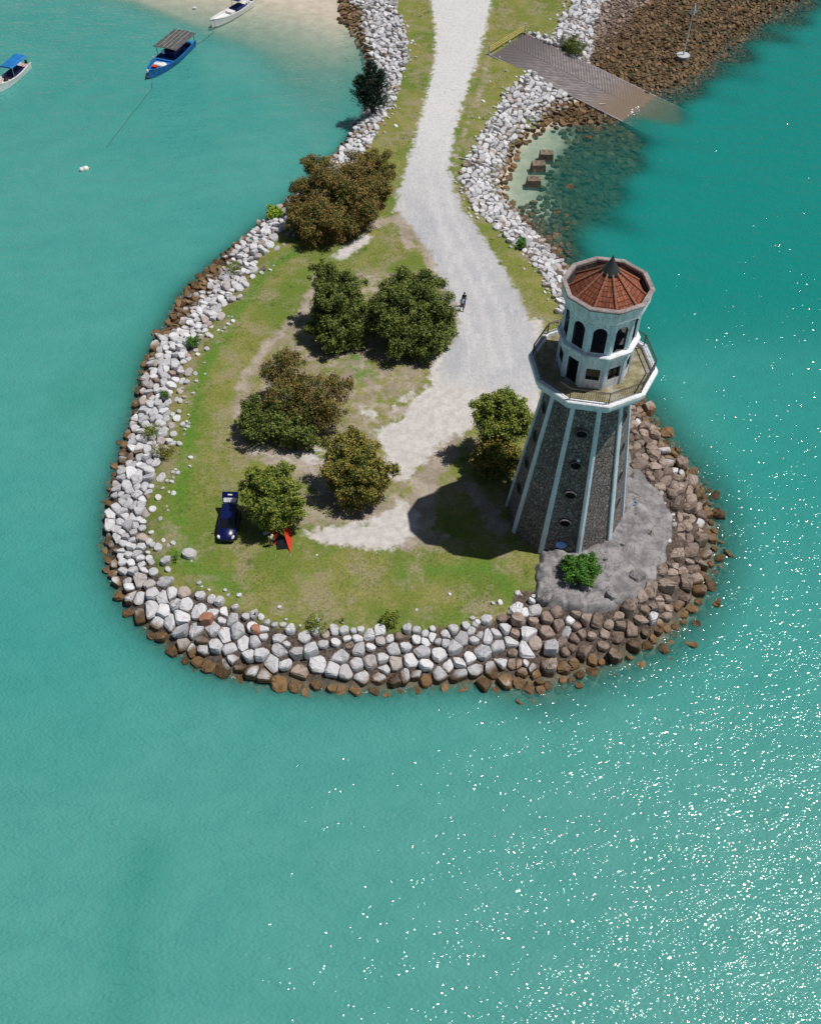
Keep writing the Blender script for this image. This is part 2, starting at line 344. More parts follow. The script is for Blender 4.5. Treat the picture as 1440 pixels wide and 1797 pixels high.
def mat_slip():
    k = NT('grooved_concrete_ramp', .6, .35); o = k.obj(); x = k.sep(o, 0); y = k.sep(o, 1); p = k.pos()
    h = k.math('ADD', x, k.math('MULTIPLY', k.math('ABSOLUTE', y), .75))
    g = k.math('FRACT', k.math('MULTIPLY', h, 2.0)); n = k.noise(p, 1.0, 6, .7); f = k.noise(p, 6, 5, .7)
    st = k.noise(k.mapping(o, sc=(.25, 2.2, 1)), 1.2, 5, .7)
    c = k.mix(k.ramp(n, .36, .62), (.30, .27, .26), (.19, .165, .165)); c = k.mix(k.ramp(x, 1, 9.5), (.125, .105, .105), c)
    c = k.mix(k.ramp(st, .45, .65, 0, .5), c, (.12, .10, .10))
    c = k.mix(k.ramp(k.math('ABSOLUTE', k.math('SUBTRACT', g, .5)), .12, .26, .7, 0), c, (.05, .043, .043)); c = k.mix(k.ramp(k.math('ABSOLUTE', y), .03, .09, 1, 0), c, (.07, .06, .06))
    c = k.mix(k.ramp(f, .5, .72, 0, .55), c, (.09, .075, .072))
    c = k.mix(k.ramp(k.math('ADD', k.sep(p, 2), k.math('MULTIPLY', n, .5)), .42, 1.05, .85, 0), c, (.17, .12, .075))
    return k.done(c, .6, k.bump(g, .5, .05))

M = dict(ground=mat_ground(), rock=mat_rock(), water=mat_water(), stone=mat_stone(), paint=mat_paint('weathered_white_paint'), tiles=mat_tiles(),
         rib=mat_paint('rib_paint', .3, (.62, .74, .82)), cap=mat_concrete('lichened_parapet_concrete', (.36, .315, .30), (.22, .185, .18), 1.6),
         concrete=mat_concrete('rough_grey_concrete', (.29, .275, .275), (.16, .15, .152)), shadestain=mat_concrete('shade_and_stain_plaster', (.10, .10, .105), (.04, .04, .042), 2.0), slip=mat_slip(),  # dark plaster: interior shade put into its colour, porthole stain as well
         floor=mat_concrete('mossy_gallery_floor', (.30, .265, .16), (.155, .135, .07), 1.1),
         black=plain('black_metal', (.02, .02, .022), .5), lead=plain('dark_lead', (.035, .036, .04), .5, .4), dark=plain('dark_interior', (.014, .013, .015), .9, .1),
         rust=plain('rusty_dark_railing', (.075, .06, .055), .7), bark=plain('grey_brown_bark', (.13, .10, .075), .9, .1),
         galv=plain('galvanised_steel', (.50, .51, .52), .45, .5), yellow=plain('faded_yellow_paint', (.62, .45, .13), .6),
         carpaint=plain('dark_blue_car_paint', (.004, .007, .060), .28, .5, var=.05), glass=plain('dark_tinted_glass', (.008, .009, .012), .08, .6, var=.05),
         rubber=plain('black_rubber', (.015, .015, .016), .8), lampreflect=plain('lamp_and_reflection_glass', (.62, .64, .66), .2, .6),  # pale glass of the lamps, also the painted reflection in the tailgate window
         chrome=plain('brushed_rim_metal', (.5, .5, .52), .35, .5, .6), red=plain('red_tent_fabric', (.60, .045, .02), .7, var=.15), tentdark=plain('dark_tent_fabric', (.012, .014, .018), .85, .1),
         white=plain('white_gelcoat', (.72, .72, .70), .4, .4, var=.12, sc=2), blueboat=plain('bright_blue_boat_paint', (.015, .15, .43), .45, .4, var=.3, sc=2),
         bluecanopy=plain('blue_tarpaulin', (.012, .17, .48), .6, var=.25, sc=1.5), greycanopy=plain('weathered_grey_canopy', (.105, .105, .105), .8, var=.45, sc=2),
         navy=plain('navy_blue_deck', (.008, .018, .12), .6), orange=plain('orange_red_crate', (.50, .065, .03), .6), pinkdeck=plain('worn_pinkish_deck', (.48, .36, .33), .7, var=.3, sc=3),
         skin=plain('skin', (.33, .19, .13), .6), hair=plain('black_hair', (.01, .008, .008), .5), lightblue=plain('light_blue_shirt', (.42, .58, .72), .8),
         darkcloth=plain('dark_navy_cloth', (.02, .024, .045), .85), lime=plain('pale_yellow_green_shirt', (.68, .74, .46), .8), jeans=plain('blue_denim', (.06, .09, .2), .85),
         bluebin=plain('blue_plastic', (.03, .22, .55), .4), rope=plain('dark_wet_rope', (.03, .04, .035), .8), palerope=plain('pale_rope', (.5, .5, .45), .8), plaque=plain('light_blue_enamel_plaque', (.20, .42, .95), .4, var=.1),
         foam=plain('white_sea_foam', (.75, .77, .78), .8, var=.1), tape=plain('pale_timber', (.60, .55, .45), .7))
LEAF = dict(dark=mat_leaf('dark_glossy_leaves', (.018, .036, .006), (.115, .165, .026), (.180, .215, .045)),
            brown=mat_leaf('bronze_and_green_leaves', (.024, .038, .007), (.150, .185, .030), (.260, .170, .050)),
            green=mat_leaf('mid_green_leaves', (.028, .060, .007), (.175, .240, .032), (.26, .29, .048)),
            mix=mat_leaf('yellowing_leaves', (.026, .044, .007), (.150, .195, .028), (.30, .235, .046)),
            fresh=mat_leaf('fresh_green_leaves', (.020, .070, .012), (.065, .180, .025), (.10, .24, .03)),
            lime=mat_leaf('bright_lime_leaves', (.08, .19, .015), (.22, .38, .03), (.34, .45, .04)),
            needle=mat_leaf('dark_blue_green_needles', (.008, .024, .014), (.022, .060, .032), (.03, .08, .03)))

# ------------------------------------------------------------------ ground and seabed: one sheet to the horizon
xs = np.concatenate([[-3000, -1200, -500, -250, -150, -110], np.arange(-82, 82.01, .5), [110, 150, 250, 500, 1200, 3000]])
ys = np.concatenate([[-1500, -500, -150, -60, -20], np.arange(0, 215.01, .5), [240, 300, 450, 900, 2000, 4000]])
GX, GY = np.meshgrid(xs, ys); gx = GX.ravel(); gy = GY.ravel()
gz, DW, DT = terrain_z(gx, gy)
def stroke(pts, width_px):
    pl = poly(pts, ZL); wd = width_px / 19.0
    return np.clip(.5 + (wd / 2 - line_dist(gx, gy, pl)) / 2.2, 0, 1)
def area(pts, soft=2.4): return np.clip(.5 + sdist(gx, gy, poly(pts, ZL)) / soft, 0, 1)
gravel = area([(756, -330), (750, -60), (756, 0), (764, 60), (762, 110), (750, 160), (735, 215), (716, 280), (702, 330), (692, 365), (722, 398), (752, 440), (772, 485),
               (796, 530), (804, 580), (782, 622), (758, 645), (750, 680), (800, 715), (820, 720), (880, 700), (950, 720), (955, 640), (934, 575), (906, 510),
               (870, 450), (830, 393), (802, 345), (788, 300), (797, 232), (815, 170), (832, 120), (850, 60), (862, 0), (868, -60), (880, -330)], 2.8)
pale = np.clip(sstep(P(800, 420, ZL).y, P(800, 180, ZL).y, gy) * .9, 0, 1)
gravel = gravel * sstep(P(800, 770, ZL).y, P(800, 600, ZL).y, gy + .35 * (gx - 6))
trk = [(800, -300), (808, 0), (800, 100), (778, 200), (760, 290), (775, 370), (815, 450), (860, 540), (880, 640)]
track = .6 * np.clip(np.exp(-((line_dist(gx, gy, poly([(a - 13, b) for a, b in trk], ZL))) / .38) ** 2) + np.exp(-((line_dist(gx, gy, poly([(a + 15, b) for a, b in trk], ZL))) / .38) ** 2) + .8 * np.exp(-((line_dist(gx, gy, poly([(760, 330), (790, 470), (830, 600), (800, 700), (740, 760)], ZL))) / .4) ** 2), 0, 1)
sand = np.maximum.reduce([area([(850, 560), (950, 560), (950, 720), (860, 730)]), area([(800, 600), (752, 636), (756, 680), (722, 700), (700, 745), (655, 758), (675, 800), (698, 838), (716, 842), (740, 810), (790, 770), (835, 745), (905, 730), (860, 640)]),
    stroke([(700, 750), (690, 790), (700, 830)], 34), .8 * stroke([(705, 700), (690, 715)], 16), .8 * stroke([(720, 690), (712, 712)], 18), .8 * stroke([(596, 450), (640, 418)], 38), .5 * stroke([(640, 415), (690, 372)], 24),
    stroke([(640, 720), (655, 730)], 18), .75 * stroke([(560, 790), (500, 800), (450, 788)], 22), .8 * stroke([(540, 795), (565, 815)], 30), .9 * area([(520, 938), (560, 925), (640, 915), (700, 880), (740, 900), (728, 940), (690, 966), (640, 965), (570, 955)])])
earth = np.maximum.reduce([.50 * area([(560, 470), (760, 470), (790, 560), (760, 640), (760, 900), (860, 960), (720, 980), (520, 960), (420, 760), (440, 640)], 3), .8 * stroke([(560, 480), (535, 545), (470, 605), (432, 660), (418, 720), (420, 775), (450, 800)], 30), stroke([(700, 365), (740, 420), (770, 490), (800, 560)], 24),
    stroke([(745, 840), (740, 900), (715, 945)], 46), .9 * stroke([(790, 770), (750, 850)], 40), stroke([(640, 400), (700, 380), (720, 430)], 26), .8 * stroke([(700, 720), (740, 715)], 34), .45 * stroke([(870, 250), (835, 330), (860, 410), (920, 490), (955, 570)], 16),
    .75 * stroke([(480, 800), (560, 820), (620, 900), (740, 900)], 60), .8 * stroke([(800, 790), (760, 850)], 26), .6 * stroke([(858, 90), (846, 150), (828, 200), (800, 260), (792, 320)], 30), .5 * stroke([(760, -20), (762, 120), (716, 290)], 18), .8 * stroke([(820, 850), (880, 930)], 40)])
lush = .8 * np.maximum.reduce([stroke([(540, 430), (470, 470), (400, 570), (352, 660), (335, 750), (322, 840), (308, 930), (330, 990), (420, 1040)], 42), stroke([(620, 620), (640, 660)], 60), stroke([(700, 1010), (760, 1000), (870, 1000), (900, 1040)], 34), .8 * stroke([(750, 1090), (840, 1070)], 25), .7 * stroke([(500, 1085), (620, 1085)], 26)])
bedsand = np.clip(np.maximum(sstep(-3, 2, sdist(gx, gy, beach_area)), np.clip(.5 + (3.2 - line_dist(gx, gy, poly([(960, 232), (925, 290), (905, 335), (930, 360)], 0))) / 2.5, 0, 1)), 0, 1)
bedsand = np.maximum(bedsand, np.where((line_dist(gx, gy, beach_line) < 14) & (gx < P(600, 0, 0).x), 1, 0))
onbeach = np.where((line_dist(gx, gy, beach_line) < 30) & (gx < P(590, 10, 0).x) & (gz > 0), 1, 0)
slope = np.where((DT > .15) & (DW > -1), 1.0, 0.0) * (1 - bedsand)
slope = np.where((gx < -14) & (gy > 45) & (gy < 100) & (DT < 1.5), 0, slope)
slope = np.maximum(slope, np.clip(line_dist(gx, gy, poly([(935, 1062), (1060, 1075), (1140, 1040), (1190, 950), (1190, 900), (1140, 825), (1100, 740)], ZL)) < 1.6, 0, 1))
gzj = gz + np.where((DT < -.5), 0.05 * np.sin(gx * .7 + 1.3 * np.sin(gy * .31)) * np.cos(gy * .55 + .8 * np.sin(gx * .23)), 0)
nx, ny = len(xs), len(ys)
ii, jj = np.meshgrid(np.arange(nx - 1), np.arange(ny - 1)); a0 = (jj * nx + ii).ravel()
GF = np.stack([a0, a0 + 1, a0 + 1 + nx, a0 + nx], 1)
gm = mesh_np('ground', np.stack([gx, gy, gzj], 1), GF, dict(gravel=gravel, pale=pale, track=track, sand=np.maximum(sand, onbeach), earth=earth, lush=lush, slope=slope, bedsand=bedsand, darkbed=sstep(-4, 0, np.maximum(sdist(gx, gy, basin_area), sdist(gx, gy, reef_area)))))
for q in gm.polygons: q.use_smooth = True
link('ground', gm, M['ground'], kind='structure')

# ------------------------------------------------------------------ sea
clear = sstep(6, 26, gx) * sstep(60, 88, gy) * .95 + .0 * gx
clear = np.maximum(clear, .6 * sstep(20, 34, gx) * sstep(44, 62, gy))
milky = np.maximum(sstep(44, 24, gy) * (.45 + .45 * sstep(-28, 22, gx)), .6 * sstep(-3, 3, sdist(gx, gy, poly([(0, -50), (300, 60), (450, 160), (560, 260), (640, 120), (600, -50)], 0))))
plume = .5 * np.clip(1 - line_dist(gx, gy, poly([(215, 1797), (225, 1640), (260, 1500)], 0)) / 2.6, 0, 1)
plume = np.maximum(plume, .4 * np.clip(1 - line_dist(gx, gy, poly([(330, 560), (230, 640), (140, 700)], 0)) / 6, 0, 1))
wx, wy = gx, gy
limpid = np.maximum(sstep(5, 12, gx) * sstep(70, 80, gy), .35 * sstep(6, 2, line_dist(gx, gy, EAST_SHORE)))
link('sea_water', mesh_np('sea_water', np.stack([wx, wy, np.zeros_like(wx)], 1), GF, dict(depth=np.clip(-gz, 0, 8), clear=clear, milky=milky, plume=plume, limpid=limpid)), M['water'], kind='structure')

# ------------------------------------------------------------------ rocks: packed cells, shaped into blocks
def clip_cell(c, nb, rad):
    ang = np.linspace(0, 2 * math.pi, 11)[:-1] + rng.random()
    pg = [(c[0] + rad * math.cos(a), c[1] + rad * math.sin(a)) for a in ang]
    for q in nb:
        mx, my = (c[0] + q[0]) / 2, (c[1] + q[1]) / 2; nxv, nyv = q[0] - c[0], q[1] - c[1]; out = []
        for i in range(len(pg)):
            a, b = pg[i], pg[(i + 1) % len(pg)]
            da = (a[0] - mx) * nxv + (a[1] - my) * nyv; db = (b[0] - mx) * nxv + (b[1] - my) * nyv
            if da <= 0: out.append(a)
            if (da < 0) != (db < 0):
                t = da / (da - db); out.append((a[0] + t * (b[0] - a[0]), a[1] + t * (b[1] - a[1])))
        pg = out
        if len(pg) < 3: return None
    return pg
def rock_mesh(pg, c, size, hfac, gap, zrel=None):
    # corner-cut outline, sheer flank, faceted tilted top; returns local verts and faces
    cx = sum(p[0] for p in pg) / len(pg); cy = sum(p[1] for p in pg) / len(pg); o = []
    n = len(pg); cut = rng.uniform(.08, .2)
    for i in range(n):
        a, b = pg[i], pg[(i + 1) % n]
        if math.hypot(a[0] - b[0], a[1] - b[1]) < .06 * size: o.append(((a[0] + b[0]) / 2, (a[1] + b[1]) / 2)); continue
        o.append((a[0] + (b[0] - a[0]) * cut, a[1] + (b[1] - a[1]) * cut)); o.append((b[0] - (b[0] - a[0]) * cut, b[1] - (b[1] - a[1]) * cut))
    m = len(o); hh = size * hfac * rng.uniform(.75, 1.3); tx, ty = rng.uniform(-.5, .5), rng.uniform(-.5, .5)
    k0 = 1 - gap / size; vs = []; fs = []
    off = (rng.uniform(-.1, .1) * size, rng.uniform(-.1, .1) * size); ts = rng.uniform(.62, .85)
    for lv, (sc, z) in enumerate(((k0 * .97, -.35 * size), (k0, .35 * hh), (k0 * .93, .70 * hh), (k0 * ts, hh))):
        for (x, y) in o:
            dx, dy = (x - cx), (y - cy); j = rng.uniform(.95, 1.03)
            X = dx * sc * j + (off[0] if lv == 3 else 0); Y = dy * sc * j + (off[1] if lv == 3 else 0)
            zz = z + (tx * X + ty * Y if lv > 0 else 0) * (1 if lv > 1 else .6) + (rng.uniform(-.06, .06) * size if lv > 0 else 0)
            vs.append((X, Y, zz))
    for l in range(3):
        for i in range(m): fs.append((l * m + i, l * m + (i + 1) % m, (l + 1) * m + (i + 1) % m, (l + 1) * m + i))
    vs.append((off[0], off[1], hh * rng.uniform(1.0, 1.12))); t = len(vs) - 1
    for i in range(m): fs.append((3 * m + i, 3 * m + (i + 1) % m, t))
    return (cx, cy), vs, fs

def noise2(x, y, s): return mnoise.noise(Vector((x * s, y * s, 3.7)))
east_line = poly([(1010, 1135), (1100, 1100), (1190, 1040), (1225, 950), (1200, 860), (1150, 790), (1110, 700), (1085, 620)], .6)
west_line = poly([(420, 440), (300, 600), (260, 760), (230, 900)], .8)
apron_pl = [(940, 975), (934, 1010), (938, 1048), (962, 1066), (1010, 1072), (1060, 1074), (1112, 1054), (1143, 1028), (1167, 990), (1186, 950), (1187, 905), (1168, 866), (1136, 828), (1112, 795), (1090, 760), (1040, 720), (1000, 720)]
APR = poly(apron_pl, 2.6)
def zone_arrays(px, py):
    z, dw, dt = terrain_z(px, py)
    return z, dw, dt
# candidate points, variable radius dart throwing
cand_n = 210000
cx_ = nrg.uniform(-45, 75, cand_n); cy_ = nrg.uniform(33, 178, cand_n)
cz, cdw, cdt = zone_arrays(cx_, cy_)
d_e = line_dist(cx_, cy_, east_line); in_reef = sdist(cx_, cy_, reef_area); in_basin = sdist(cx_, cy_, basin_area); d_w = line_dist(cx_, cy_, west_line)
in_beach = sdist(cx_, cy_, beach_area); in_apr = sdist(cx_, cy_, APR)
ss, st_, srz = slip_z(cx_, cy_)
on_slip = (ss > -1) & (ss < SLEN) & (np.abs(st_) < SW / 2 + .35)
dbeach = line_dist(cx_, cy_, beach_line)
ok = (cdt > -.15) & (cdw > -1.5) | ((in_reef > -3) & (cdw > -6.5) & (cdt > 0)) | ((in_basin > -.5) & (cdw > -14) & (cdw <= 0)) | ((d_e < 9) & (cdw > -4.5) & (cdt > 0) & (cdw <= 0))
ok &= ~on_slip & (in_apr < .1) & ~((in_beach > 0) & (cdw < -.6) & (cy_ > 90)) & ~((cx_ < P(598, 20, 0).x) & (cy_ > P(600, 60, 0).y))
bl = line_dist(cx_, cy_, poly([(955, 240), (925, 290), (905, 335)], 0))
ok &= ~((in_basin > 0) & (cdw < -.6) & (bl < 3.0))
edge_band = (cdt <= 0) & (cdt > -1.9) & (cdw > 3)
idx = np.nonzero(ok | edge_band)[0]
cells = {}; seeds = []
def near(x, y, r):
    g = 2.0; i0, i1 = int((x - r) // g), int((x + r) // g); j0, j1 = int((y - r) // g), int((y + r) // g)
    for i in range(i0, i1 + 1):
        for j in range(j0, j1 + 1):
            for s in cells.get((i, j), ()): yield s
for k in idx:
    x, y = float(cx_[k]), float(cy_[k]); dt, dw = float(cdt[k]), float(cdw[k])
    if ok[k]:
        if x < -14 and 45 < y < 100 and dt < 1.5 and rng.random() < .93: continue
        if in_reef[k] > -3 and dt > 3.2: sz, kind = .34 + .6 * rng.random() ** 2.2, 'reef'
        elif in_basin[k] > -1 and dw < -.2: sz, kind = .7 + .9 * rng.random() ** 2, 'basin'
        elif d_e[k] < 5.5 or (d_e[k] < 9 and dw < 0 and x > 12): sz, kind = (.55 + 1.35 * rng.random() ** 2), 'east'
        elif y > 80: sz, kind = (.45 + .5 * rng.random()), ('causeway_w' if x < 6 else 'causeway_e')
        elif y < 47 : sz, kind = (.72 + .62 * rng.random()) * (1 if dt > 1.3 else .65), 'south'
        elif x < 0: sz, kind = (.50 + .55 * rng.random()) * (1 if dt > 1.8 else .62), 'west'
        else: sz, kind = .42 + .45 * rng.random(), 'causeway_e'
    else:
        if rng.random() > .25 * (1 + cdt[k] / 1.9) ** 2 + (0.25 if (d_w[k] < 4 and cdt[k] > -.9) else 0): continue
        if rng.random() < .55: continue
        sz, kind = .22 + .3 * rng.random(), 'lawn_edge'
    r = sz * .86
    if any((s[0] - x) ** 2 + (s[1] - y) ** 2 < ((r + s[2] * .86) * .5) ** 2 for s in near(x, y, 1.8)): continue
    s = (x, y, sz, kind, float(cz[k]), dt, dw)
    seeds.append(s); cells.setdefault((int(x // 2.0), int(y // 2.0)), []).append(s)
rocks = []
for s in seeds:
    x, y, sz, kind, z, dt, dw = s
    nb = sorted([q for q in near(x, y, 2.4) if q is not s], key=lambda q: (q[0] - x) ** 2 + (q[1] - y) ** 2)[:12]
    rad = sz * (.86 if kind != 'lawn_edge' else .5)
    if kind != 'lawn_edge' and (dt < .4 or dw < .2): rad = sz * .62
    pg = clip_cell((x, y), nb, rad)
    if not pg: continue
    hf = .42 if kind in ('east',) else (.20 if kind in ('reef', 'basin') else .30)
    (ox, oy), vs, fs = rock_mesh(pg, (x, y), sz, hf, rng.uniform(.03, .08) if kind != 'lawn_edge' else .02)
    kc = 0.0
    if kind == 'east': kc = 1.0 if rng.random() < (.93 if y > 45 else min(.95, max(.2, (x - 6) / 8))) else 0.0
    elif kind in ('reef', 'basin'): kc = 1.0
    elif kind == 'south':
        e = float(line_dist(np.array([x]), np.array([y]), east_line)[0]); kc = 1.0 if rng.random() < max(.03, .42 - (e - 4.8) * .2) + (.10 if z < 1.1 else 0) else 0.0
    else: kc = 1.0 if rng.random() < .035 else 0.0
    p = Vector((ox, oy, z + .03 + rng.uniform(-.10, .20) * sz * (1 if kind != 'lawn_edge' else 0) - (.08 * sz if kind == 'basin' else 0))); t = rng.random()
    rocks.append([scale_at(p) * sz, p, vs, fs, kc, t, kind])
print('rocks', len(rocks), {k: sum(1 for r in rocks if r[6] == k) for k in ('reef', 'basin', 'east', 'south', 'west', 'causeway_w', 'causeway_e', 'lawn_edge')})
def visible(r):
    p = r[1]; dep = p.y * math.cos(PITCH) + (H - p.z) * math.sin(PITCH)
    X = 720 + FPX * p.x / dep; Y = 898.5 + FPX * (-p.y * math.sin(PITCH) + (H - p.z) * math.cos(PITCH)) / dep
    return -5 < X < 1445 and -5 < Y and not (940 < X < 1090 and 470 < Y < 690) and not (520 < X < 680 and 270 < Y < 430)
LAB = {'south': ('sea_wall_rock', 'pale grey granite block packed in the sloping sea wall below the southern lawn', 'rock', 'pale blocks of the southern sea wall'),
       'west': ('sea_wall_rock', 'whitish granite rock in the long curving sea wall along the western lawn', 'rock', 'pale rocks of the western sea wall'),
       'causeway_w': ('sea_wall_rock', 'pale rock on the beach side bank of the causeway', 'rock', 'pale rocks on the beach side of the causeway'),
       'causeway_e': ('sea_wall_rock', 'pale rock on the bank of the causeway facing the slipway basin', 'rock', 'pale rocks on the slipway side of the causeway'),
       'tidal': ('tidal_boulder', 'ochre brown tide stained boulder at the waterline of the sea wall', 'boulder', 'tide stained boulders along the waterline'),
       'east': ('shore_boulder', 'rounded brown boulder piled around the point below the lighthouse', 'boulder', 'brown boulders around the lighthouse point')}
rocks.sort(key=lambda r: -r[0]); npale = nbr = 0; rest = {}
for r in rocks:
    size, p, vs, fs, kc, t, kind = r; brown = kc > .5 or p.z < .45
    lk = kind
    if kind in ('south', 'west', 'causeway_w', 'causeway_e') and p.z < .45: lk = 'tidal'
    done = False
    if lk in LAB and visible(r) and p.z > -.35:
        if lk in ('tidal', 'east'):
            if nbr < 290: nbr += 1; done = True
        elif kc < .5 and npale < 290: npale += 1; done = True
    if done:
        nm, lb, ct, gr = LAB[lk]
        link(nm, mesh_np(nm, vs, fs, dict(tint=[t] * len(vs), kindc=[kc] * len(vs))), M['rock'], loc=p, label=lb, cat=ct, group=gr)
    else:
        rest.setdefault('reef_rubble' if kind in ('reef', 'basin') else 'sea_wall_rubble', []).append(r)
for nm, rs in rest.items():
    V = []; F = []; T = []; K = []
    for (_, p, vs, fs, kc, t, kind) in rs:
        o = len(V); V += [(v[0] + p.x, v[1] + p.y, v[2] + p.z) for v in vs]; F += [tuple(i + o for i in f) for f in fs]; T += [t] * len(vs); K += [kc] * len(vs)
    lb = 'brown rubble carpeting the tidal reef flat and basin floor' if nm == 'reef_rubble' else 'smaller stones filling the sea walls between the bigger rocks'
    link(nm, mesh_np(nm, V, F, dict(tint=T, kindc=K)), M['rock'], kind='stuff', label=lb, cat='rocks')

def gz_at(x, y): return float(terrain_z(np.array([x]), np.array([y]))[0][0])
def lone_rock(px, py, size, label, kc, tint=.8, z=None, name='boulder', group=None, aspect=1.0, hf=.5, mat=None):
    p = P(px, py, ZL if z is None else z); pg = []
    n = rng.choice((5, 6, 7)); a0 = rng.random() * 6
    for i in range(n):
        a = a0 + 2 * math.pi * (i + rng.uniform(-.2, .2)) / n; pg.append((size * .5 * math.cos(a) * aspect, size * .5 * math.sin(a)))
    _, vs, fs = rock_mesh(pg, (0, 0), size, hf, .01)
    link(name, mesh_np(name, vs, fs, dict(tint=[tint] * len(vs), kindc=[kc] * len(vs))), mat or M['rock'], loc=p, label=label, cat='rock', group=group)
lone_rock(334, 974, 1.15, 'large lone grey rock sitting on the lawn beside the sea wall', .12, .3, aspect=1.2, hf=.35)
k_ = NT('rusty_orange_rock', .8); M['rustrock'] = k_.done(k_.mix(k_.noise(k_.pos(), 3, 4), (.42, .20, .12), (.26, .12, .08)))
lone_rock(362, 1086, 1.35, 'rusty orange block standing out among the pale sea wall rocks', 0, .5, z=1.9, hf=.45, mat=M['rustrock'])
lone_rock(449, 1105, .9, 'small orange tinted rock in the southern sea wall', 0, .5, z=2.1, hf=.35, mat=M['rustrock'])
for (x, y, s_, lb) in ((731, 1071, .32, 'small white stone on the lawn right of the leafy shrub'), (789, 1043, .34, 'small white stone lying on the middle of the southern lawn'), (877, 1058, .5, 'white stone on the lawn next to the sea wall corner'),
                       (907, 1042, .6, 'white oblong stone on the lawn near the concrete apron'), (904, 1072, 1.2, 'pale angular block at the top of the sea wall beside the lawn corner'), (838, 1092, .55, 'white stone at the top edge of the sea wall below the lawn'),
                       (695, 222, .6, 'pale stone in the grass left of the causeway road'), (888, 125, .55, 'white slab lying in grass below the barrier post'), (916, 138, .7, 'pale flat stone at the top of the bank beside the slipway'),
                       (848, 179, .55, 'pale slab in the grass right of the causeway road'), (556, 974, .22, 'white pebble on the lawn below the tree shadow'), (860, 143, .25, 'small white pebble beside the gravel road')):
    lone_rock(x, y, s_, lb, 0, .9, name='stone', hf=.35)

# ------------------------------------------------------------------ slipway, barrier
def slip():
    r = empty('slipway', SC, math.atan2(sdir.y, sdir.x), label='grey grooved concrete boat ramp running from the lawn down into the sea', cat='slipway')
    b = MB(); L = SLEN; h = SW / 2; n = 14
    rings = []
    for i in range(n + 1):
        x = L * i / n; z = -SLOPE * x
        rings.append([(x, -h, z - .9), (x, h, z - .9), (x, h, z), (x, -h, z)])
    b.loft(rings); b.build('ramp_surface', M['slip'], r)
    for s, nm in ((-1, 'kerb'), (1, 'kerb')):
        b = MB(); rr = []
        for i in range(n + 1):
            x = L * i / n; z = -SLOPE * x; y0 = s * (h + .004); y1 = s * (h + .22)
            rr.append([(x, y0, z - 1.2), (x, y1, z - 1.2), (x, y1, z + .02), (x, y0, z + .02)])
        b.loft(rr); b.build(nm, M['cap'] if s > 0 else M['concrete'], r)
slip()
g = empty('barrier', (SC - sdir * .35), math.atan2(sper.y, sper.x), label='yellow railed barrier between two grey posts at the head of the slipway', cat='barrier')
for sx in (-1, 1):
    MB().lathe([(.17, 0), (.17, .15), (.10, .16), (.10, 1.35), (.07, 1.4)], 10, (sx * (SW / 2 + .1), 0, 0)).build('post', M['galv'], g)
for zz in (.55, .85, 1.12): MB().tube([(-SW / 2 - .05, 0, zz), (SW / 2 + .05, 0, zz)], .042, 6).build('rail', M['yellow'], g)
p = P(1056, 183, .4); MB().box((0, 0, .04), (.9, .12, .08)).build('timber_plank', M['tape'], None, .01, loc=(p.x, p.y, slip_z(p.x, p.y)[2] + .01), label='short pale timber plank lying on the slipway', cat='plank')
# breaking wavelet on the ramp
b = MB()
for i in range(120):
    a = rng.gauss(0, 1); q = P(1111 + 2 * a + rng.gauss(0, 5), 183 - 8 * a + rng.gauss(0, 5), .03); r0 = rng.uniform(.04, .15)
    b.lathe([(r0 * .9, 0), (r0, r0 * .25), (r0 * .6, r0 * .5), (r0 * .1, r0 * .6)], 7, (q.x, q.y, -.01), rng.random())
b.build('sea_foam', M['foam'], None, smooth=True, label='white foam where a wavelet breaks on the slipway', cat='foam', kind='stuff')

# ------------------------------------------------------------------ concrete apron round the lighthouse
TC = Vector((13.35, 53.5, ZL)); ta = math.atan2(13.35, 53.5)
def apron():
    x0, y0 = APR.min(0) - .3; x1, y1 = APR.max(0) + .3; st = .14
    ax = np.arange(x0, x1, st); ay = np.arange(y0, y1, st); AX, AY = np.meshgrid(ax, ay); x = AX.ravel(); y = AY.ravel()
    d = sdist(x, y, APR) + .25 * np.sin(x * 2.1) * np.cos(y * 1.7); n = len(ax)
    rr = np.hypot(x - TC.x, y - TC.y)
    pts = np.array([[rng.uniform(x0, x1), rng.uniform(y0, y1)] for _ in range(190)])
    D = np.sort(np.hypot(x[:, None] - pts[None, :, 0], y[:, None] - pts[None, :, 1]), 1)[:, :2]
    bul = np.clip((D[:, 1] - D[:, 0]) / .5, 0, 1) ** .6
    rock = np.clip(np.maximum.reduce([sstep(4.5, 1.2, line_dist(x, y, poly([(960, 1000), (960, 1045), (1040, 1055)], 2.6))), sstep(2.0, .6, line_dist(x, y, poly([(1040, 985), (1095, 945), (1110, 900)], 2.6))), .15 + 0 * x]), 0, 1)
    z = 2.50 + .40 * bul * rock + .05 * np.sin(x * 1.1 + y) + .25 * sstep(3.0, 0, line_dist(x, y, poly([(980, 985), (1090, 930), (1110, 860)], 2.6)))
    z = z - 1.1 * (1 - sstep(-.1, .55, d))
    keep = d > -.1; F = []
    m = len(ay)
    for j in range(m - 1):
        for i in range(n - 1):
            a = j * n + i
            if keep[a] and keep[a + 1] and keep[a + n] and keep[a + n + 1]: F.append((a, a + 1, a + 1 + n, a + n))
    used = np.zeros(len(x), bool); used[np.array(F).ravel()] = True; mp = -np.ones(len(x), int); mp[used] = np.arange(used.sum())
    me = mesh_np('concrete_apron', np.stack([x, y, z], 1)[used], [tuple(int(mp[i]) for i in f) for f in F])
    for q in me.polygons: q.use_smooth = True
    link('concrete_apron', me, M['concrete'], label='rough cracked grey concrete apron around the seaward foot of the lighthouse', cat='apron')
apron()
